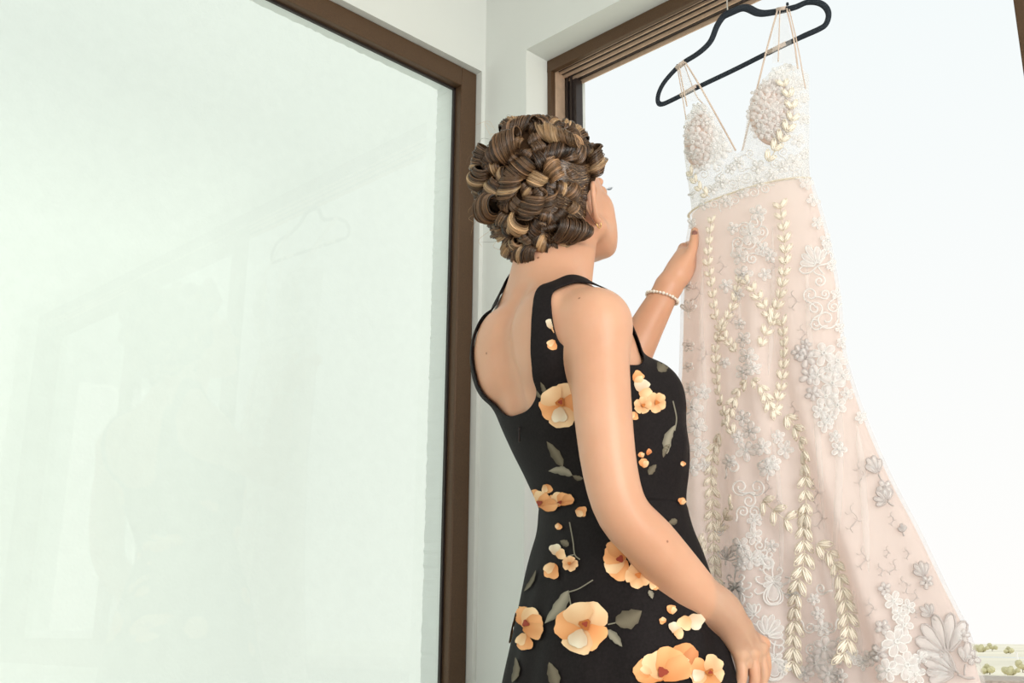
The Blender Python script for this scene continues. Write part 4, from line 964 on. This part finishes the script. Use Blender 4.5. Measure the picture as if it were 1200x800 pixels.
vine([(834, 262), (832, 285), (831, 310), (836, 345), (840, 372), (845, 386)], 12, 9.5); vine([(845, 390), (840, 408), (840, 436), (845, 467), (853, 494), (860, 509)], 11.5, 9.5)
vine([(844, 508), (837, 528), (834, 546), (833, 566), (835, 586), (835, 604), (836, 627), (837, 651), (838, 676)], 13, 11, True); vine([(866, 332), (860, 357), (852, 375), (846, 384)], 10.5, 9); vine([(846, 391), (855, 401), (863, 412)], 9, 9)
vine([(915, 245), (920, 285), (920, 313), (916, 341), (911, 359), (906, 376)], 13, 10); vine([(918, 382), (920, 408), (918, 436), (915, 457), (908, 483)], 12, 9.5); vine([(877, 332), (892, 354), (903, 372)], 10.5, 9.5); vine([(903, 381), (896, 393), (891, 406)], 10, 9.5)
vine([(876, 446), (865, 460), (860, 474), (853, 490)], 10.5, 9.5, True); vine([(882, 445), (892, 454), (899, 470), (905, 480)], 10.5, 9.5, True)
vine([(922, 487), (933, 501), (941, 517), (944, 535), (944, 568), (945, 590), (944, 606)], 14, 12, True); vine([(946, 602), (942, 630), (943, 654), (938, 676), (934, 702), (932, 734), (930, 752), (929, 774)], 15.5, 13.5, True)
vine([(895, 587), (909, 599), (923, 610), (936, 606)], 13, 12.5, True, 55); vine([(958, 638), (973, 649), (982, 665), (988, 686), (991, 704), (994, 726), (993, 750), (990, 764)], 14, 13, True); vine([(857, 594), (849, 609), (841, 622)], 11, 11); vine([(820, 638), (824, 653)], 10, 10)
vine([(918, 106), (925, 128), (925, 146), (917, 163), (909, 176), (901, 190)], 12.5, 11, lift=.011); vine([(815, 205), (824, 222), (832, 231)], 10, 10, lift=.008)
print('bead leaves', n_leaf)

# ---- lace sewn on the gown: every motif is its own part
rngl = np.random.default_rng(77)
class Motif:
    def __init__(s, lift=.0022): s.b = MB(); s.lift = lift; s.sheet = MB()
    def proj(s, P, lift=0.0):
        out = []
        for q in np.asarray(P, float):
            h = ghit(*q)
            if h is None: return None
            out.append(h[0] + h[1] * (s.lift + lift))
        out = np.array(out)
        if len(out) > 1 and np.max(np.linalg.norm(np.diff(out, axis=0), axis=1)) > .05: return None
        return out
    def cord(s, P, r=.0014, n=None, lift=0.0):
        Q = s.proj(spline(P, n or max(8, 3 * len(P))), lift)
        if Q is not None: s.b.tube(Q, r, 5)
    def petal(s, c, ang, L, w, r=.0012, dome=.003, lift=0.0, cord=True):
        d = np.array([math.cos(ang), math.sin(ang)]); p = np.array([-d[1], d[0]]); t = np.linspace(0, 2 * math.pi, 13)
        o = np.array(c) + d * (L * (.5 - .5 * np.cos(t)))[:, None] + p * (w * np.sin(t) * (.75 - .35 * np.cos(t)))[:, None]
        Q = s.proj(o, lift); m = s.proj([np.array(c) + d * L * .55], lift + dome)
        if Q is None or m is None: return
        if cord: s.b.tube(Q, r, 5, cap=False)
        k = (Q + m[0]) / 2 + (m[0] - Q.mean(0)) * .15; n = len(Q) - 1
        s.sheet.add(list(Q[:-1]) + list(k[:-1]) + [m[0]], [(i, (i + 1) % n, n + (i + 1) % n, n + i) for i in range(n)] + [(n + i, n + (i + 1) % n, 2 * n) for i in range(n)])
    def build(s, name, mc, ms):
        if not s.b.V and not s.sheet.V: return
        V = s.b.V + s.sheet.V; F_ = s.b.F + [tuple(i + len(s.b.V) for i in f) for f in s.sheet.F]; mi = [0] * len(s.b.F) + [1] * len(s.sheet.F)
        return mesh_obj(name, V, F_, None, gown, mats=[mc, ms], fmat=mi)
def lace_flower(c, R, n=5, rot=None, grey=False, lift=.0022, dome=.003, cord=True):
    m = Motif(lift); rot = rngl.uniform(0, 6) if rot is None else rot
    for k in range(n): m.petal(c, rot + k * 2 * math.pi / n, R * rngl.uniform(.9, 1.1), R * .36, .0009 if R < 9 else .0012, dome, lift=.0003 * (k % 2), cord=cord)
    m.cord([np.array(c) + R * .14 * np.array([math.cos(a), math.sin(a)]) for a in np.linspace(0, 6.3, 7)], .0013, lift=dome * .6)
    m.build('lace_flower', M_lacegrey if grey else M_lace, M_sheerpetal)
def lace_scroll(c, R, rot, turns=1.4, sgn=1, grey=False, r=.0015):
    m = Motif(); t = np.linspace(0, 1, 16); a = rot + sgn * t * turns * 2 * math.pi; rad = R * (1 - .8 * t)
    m.cord(np.array(c) + np.stack([rad * np.cos(a), rad * np.sin(a)], 1), r, 30); tail = np.array(c) + R * np.array([math.cos(rot), math.sin(rot)]); tg = -sgn * np.array([-math.sin(rot), math.cos(rot)])
    m.cord([tail, tail + tg * R * .8, tail + tg * R * 1.4 + (np.array(c) - tail) * -.3], r); m.build('lace_scroll', M_lacegrey if grey else M_lace, M_sheerpetal)
def lace_spray(c, ang, L, n=6, spread=1.1, grey=False, curls=True, r=.0015, fill=True):
    m = Motif(); c = np.array(c, float)
    for k in range(n):
        f = (k / (n - 1) - .5) * 2; a = ang + f * spread; m.petal(c + np.array([math.cos(a), math.sin(a)]) * L * .12, a, L * (1 - .28 * abs(f)) * rngl.uniform(.92, 1.06), L * .17, r, .0025)
    if curls:
        for s in (-1, 1):
            a = ang + s * (spread + .7); d = np.array([math.cos(a), math.sin(a)]); e = np.array([math.cos(ang), math.sin(ang)])
            m.cord([c, c + d * L * .45 - e * L * .1, c + d * L * .8 + e * L * .05, c + d * L * .85 + e * L * .3, c + d * L * .62 + e * L * .33], r, 18)
    d = np.array([math.cos(ang), math.sin(ang)]); m.cord([c, c - d * L * .3, c - d * L * .5 + np.array([-d[1], d[0]]) * L * .08], r)
    m.build('lace_spray', M_lacegrey if grey else M_lace, M_sheerpetal)
def lace_bell(c, L, ang=math.pi / 2):
    """hanging bell flower with a double outline, bow petals and curling tendrils"""
    m = Motif(); c = np.array(c, float); d = np.array([math.cos(ang), math.sin(ang)]); p = np.array([-d[1], d[0]])
    def Q(u, v): return c + d * L * u + p * L * v
    for k in (1.0, .72): m.cord([Q(.1, -.1 * k), Q(.35, -.36 * k), Q(.72, -.45 * k), Q(.98 * (.8 + .2 * k), -.25 * k), Q(1.02 * (.8 + .2 * k), .2 * k), Q(.75, .44 * k), Q(.38, .36 * k), Q(.1, .1 * k)], .0017, 36)
    m.petal(Q(.05, 0), ang, L * .8, L * .3, .001, .003); 
    for s in (-1, 1):
        m.petal(Q(.02, 0), ang + s * 1.25, L * .48, L * .13, .0014); m.petal(Q(.0, 0), ang + s * 2.1, L * .42, L * .11, .0014)
        m.cord([Q(-.05, 0), Q(.1, s * .45), Q(.0, s * .72), Q(-.2, s * .78), Q(-.22, s * .6)], .0016, 20); m.cord([Q(-.2, s * .05), Q(-.35, s * .35), Q(-.55, s * .45), Q(-.66, s * .28), Q(-.52, s * .2)], .0015, 20)
        m.cord([Q(.45, s * .42), Q(.55, s * .7), Q(.42, s * .85), Q(.3, s * .74)], .0014, 14)
    m.cord([Q(-.1, 0), Q(-.5, .04), Q(-.9, -.05)], .0015); m.build('lace_bell', M_lace, M_sheerpetal)
def squiggle(c, L, ang):
    m = Motif(.0012); d = np.array([math.cos(ang), math.sin(ang)]); p = np.array([-d[1], d[0]]); c = np.array(c, float)
    m.cord([c + d * L * t + p * L * .12 * math.sin(t * 9) for t in np.linspace(0, 1, 8)], .0006, 24)
    for t in (.25, .5, .75): m.cord([c + d * L * t, c + d * L * (t + .12) + p * L * .2 * (-1 if t == .5 else 1), c + d * L * (t + .05) + p * L * .3 * (-1 if t == .5 else 1)], .0005, 9)
    m.build('lace_thread', M_lacegrey, M_lacegrey)
UPP = -math.pi / 2
for x, y, R in [(880, 275, 13), (889, 250, 10), (868, 300, 10), (894, 292, 9), (872, 322, 11), (860, 268, 7), (903, 300, 8), (897, 322, 8), (852, 335, 8), (872, 398, 9), (877, 418, 11), (872, 436, 9), (884, 432, 8), (866, 345, 7), (850, 425, 6), (868, 380, 7),
                (812, 478, 13), (817, 500, 12), (820, 525, 12), (812, 548, 11), (824, 460, 9), (810, 455, 8), (826, 545, 8), (880, 505, 11), (875, 528, 12), (894, 524, 10), (906, 543, 9), (920, 527, 10), (912, 512, 8), (866, 512, 8), (872, 490, 9), (856, 540, 8),
                (900, 548, 11), (868, 640, 11), (884, 628, 10), (880, 655, 12), (868, 662, 8), (884, 610, 9), (905, 640, 8)]: lace_flower((x, y), R)
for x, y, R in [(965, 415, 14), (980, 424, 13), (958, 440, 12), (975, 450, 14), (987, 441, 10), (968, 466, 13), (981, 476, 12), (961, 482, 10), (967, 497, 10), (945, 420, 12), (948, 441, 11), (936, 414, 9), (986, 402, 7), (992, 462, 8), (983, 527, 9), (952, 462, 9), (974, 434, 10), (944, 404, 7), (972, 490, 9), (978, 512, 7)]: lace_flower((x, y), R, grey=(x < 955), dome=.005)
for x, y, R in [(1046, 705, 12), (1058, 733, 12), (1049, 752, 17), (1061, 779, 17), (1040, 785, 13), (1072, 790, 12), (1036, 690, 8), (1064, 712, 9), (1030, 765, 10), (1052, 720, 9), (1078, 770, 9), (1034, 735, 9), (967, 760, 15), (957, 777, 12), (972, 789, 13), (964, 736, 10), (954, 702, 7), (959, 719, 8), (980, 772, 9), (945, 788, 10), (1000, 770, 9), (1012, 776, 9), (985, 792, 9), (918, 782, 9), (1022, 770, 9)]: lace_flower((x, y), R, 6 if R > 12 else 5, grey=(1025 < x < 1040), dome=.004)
for x, y, R, rot, s in [(885, 262, 8, 0, 1), (878, 284, 9, 2, -1), (874, 268, 7, 4, 1), (893, 272, 8, 1, -1), (866, 285, 7, 3, 1), (882, 304, 7, 5, -1), (868, 571, 10, 1.2, 1), (888, 571, 10, 1.9, -1), (896, 547, 9, .5, -1), (878, 587, 9, 4.7, 1), (871, 600, 7, 3, 1), (884, 600, 7, 0, -1), (860, 548, 8, 3, 1), (950, 346, 9, 2, 1), (955, 362, 9, 1, -1), (968, 374, 13, 0, 1), (976, 360, 7, 4, -1), (960, 330, 7, 5, 1), (966, 345, 6, 2, -1), (956, 380, 7, 1, 1), (842, 622, 6, 0, 1), (963, 690, 7, 1, 1), (950, 735, 7, 3, -1), (974, 735, 7, 0, 1), (952, 760, 7, 2, 1), (985, 752, 6, 1, -1), (870, 648, 7, 1, -1), (890, 640, 7, 0, 1)]: lace_scroll((x, y), R, rot, sgn=s)
lace_spray((958, 312), UPP - .5, 24, 5, .9); lace_spray((968, 296), UPP + .5, 13, 4, .8, curls=False); lace_spray((808, 366), UPP, 14, 4, .8, curls=False)
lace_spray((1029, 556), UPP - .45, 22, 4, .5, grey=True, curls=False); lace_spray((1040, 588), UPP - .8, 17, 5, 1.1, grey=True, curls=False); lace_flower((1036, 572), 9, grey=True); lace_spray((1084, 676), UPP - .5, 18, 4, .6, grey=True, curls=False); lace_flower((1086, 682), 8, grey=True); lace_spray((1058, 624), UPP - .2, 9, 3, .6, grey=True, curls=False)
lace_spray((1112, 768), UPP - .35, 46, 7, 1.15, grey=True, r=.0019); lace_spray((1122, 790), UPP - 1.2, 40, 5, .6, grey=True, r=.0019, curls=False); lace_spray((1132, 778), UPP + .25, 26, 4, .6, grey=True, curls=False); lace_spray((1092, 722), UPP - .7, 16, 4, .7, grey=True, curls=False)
lace_bell((906, 682), 26); lace_bell((863, 688), 22); lace_bell((907, 772), 24); lace_spray((897, 746), UPP + .5, 25, 6, .95); lace_spray((884, 720), UPP - .8, 14, 4, .8); lace_bell((893, 655), 14, .6); lace_spray((930, 700), UPP, 10, 4, .8); lace_spray((852, 655), UPP + .2, 14, 4, .7)
for c, L, a in [((1062, 640), 16, 1.4), ((1050, 655), 20, 1.9), ((1057, 675), 22, 1.2), ((1074, 690), 18, 1.7), ((1040, 640), 14, 1.6), ((1045, 600), 16, 1.5), ((1068, 712), 14, 1.0), ((1030, 660), 16, 1.3), ((955, 560), 30, 1.5), ((1000, 590), 34, 1.55), ((1008, 540), 30, 1.5), ((900, 560), 20, 1.6), ((912, 580), 22, 1.4), ((905, 300), 22, 1.5), ((845, 300), 22, 1.5), ((860, 360), 20, 1.6), ((930, 340), 24, 1.5), ((940, 380), 20, 1.5), ((825, 400), 26, 1.55), ((818, 330), 24, 1.55), ((862, 470), 22, 1.5), ((930, 470), 20, 1.5), ((960, 590), 30, 1.5), ((1012, 640), 28, 1.6), ((1020, 700), 24, 1.5), ((965, 640), 20, 1.5)]: squiggle(c, L, a)
# edge appliqués of the silhouette, from waist to hem
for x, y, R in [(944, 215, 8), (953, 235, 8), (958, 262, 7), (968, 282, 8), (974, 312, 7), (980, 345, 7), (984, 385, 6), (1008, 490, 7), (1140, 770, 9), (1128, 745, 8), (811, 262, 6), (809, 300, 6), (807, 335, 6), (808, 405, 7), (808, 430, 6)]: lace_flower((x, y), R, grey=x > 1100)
# bodice: petals massed on the cups, scrolls over the sheer midriff
for cx, cy, rx, ry, k in ((829, 160, 24, 38, 30), (906, 122, 27, 47, 40)):
    for i in range(k):
        a = i * 2.39996; r = math.sqrt((i + .5) / k); lace_flower((cx + rx * r * math.cos(a) + rngl.normal(0, 1.2), cy + ry * r * math.sin(a) + rngl.normal(0, 1.2)), rngl.uniform(7.5, 11), 5, lift=.003 + .003 * rngl.random(), dome=.006, cord=False)
for x, y, R in [(846, 213, 9), (889, 196, 9), (871, 226, 8), (905, 206, 8), (930, 190, 10), (852, 236, 8), (826, 240, 7), (935, 165, 8), (941, 140, 7), (866, 190, 7), (857, 198, 7), (942, 115, 6), (890, 214, 7), (836, 222, 6), (918, 196, 7), (806, 178, 6), (808, 205, 6), (810, 228, 6), (944, 180, 7), (938, 100, 6), (912, 72, 7), (926, 78, 7), (899, 84, 7), (815, 124, 7), (828, 126, 7)]: lace_flower((x, y), R, dome=.004)
for x, y, R, rot, s in [(860, 215, 7, 0, 1), (876, 208, 7, 2, -1), (884, 226, 7, 4, 1), (842, 198, 6, 1, -1), (862, 236, 6, 3, 1), (898, 222, 6, 5, -1), (918, 178, 6, 2, 1), (838, 240, 6, 0, -1), (870, 196, 5, 1, 1), (910, 192, 6, 3, -1), (826, 204, 6, 4, 1), (880, 180, 5, 2, 1), (934, 205, 6, 0, 1), (850, 182, 5, 5, -1), (866, 180, 5, 1, 1)]: lace_scroll((x, y), R, rot, sgn=s, r=.0011)

# ridges where the tulle gathers into soft folds
for path, r in [([(980, 450), (984, 510), (983, 570), (979, 640), (976, 700)], .0062), ([(1004, 495), (1010, 550), (1014, 610), (1018, 670)], .0055), ([(905, 265), (906, 330), (904, 400), (900, 440)], .004), ([(868, 262), (866, 330), (868, 400)], .0036), ([(824, 300), (822, 380), (826, 450), (824, 520)], .004), ([(945, 300), (948, 380), (955, 470), (962, 560), (966, 620)], .0048), ([(1000, 690), (1004, 730), (1010, 765)], .005), ([(903, 500), (912, 560), (916, 640), (912, 700)], .004)]:
    h_ = [ghit(*q) for q in spline(np.array(path, float), 22)]; h_ = [x_ for x_ in h_ if x_ is not None]
    if len(h_) > 4:
        tp_ = np.clip(np.minimum(np.linspace(.1, 5, len(h_)), np.linspace(5, .1, len(h_))), .1, 1) * r
        b = MB(); b.tube(np.array([x_[0] for x_ in h_]), tp_, 10, flat=.7, nrm=np.array([x_[1] for x_ in h_])); b.build('tulle_fold', M_tulle, gown, True)
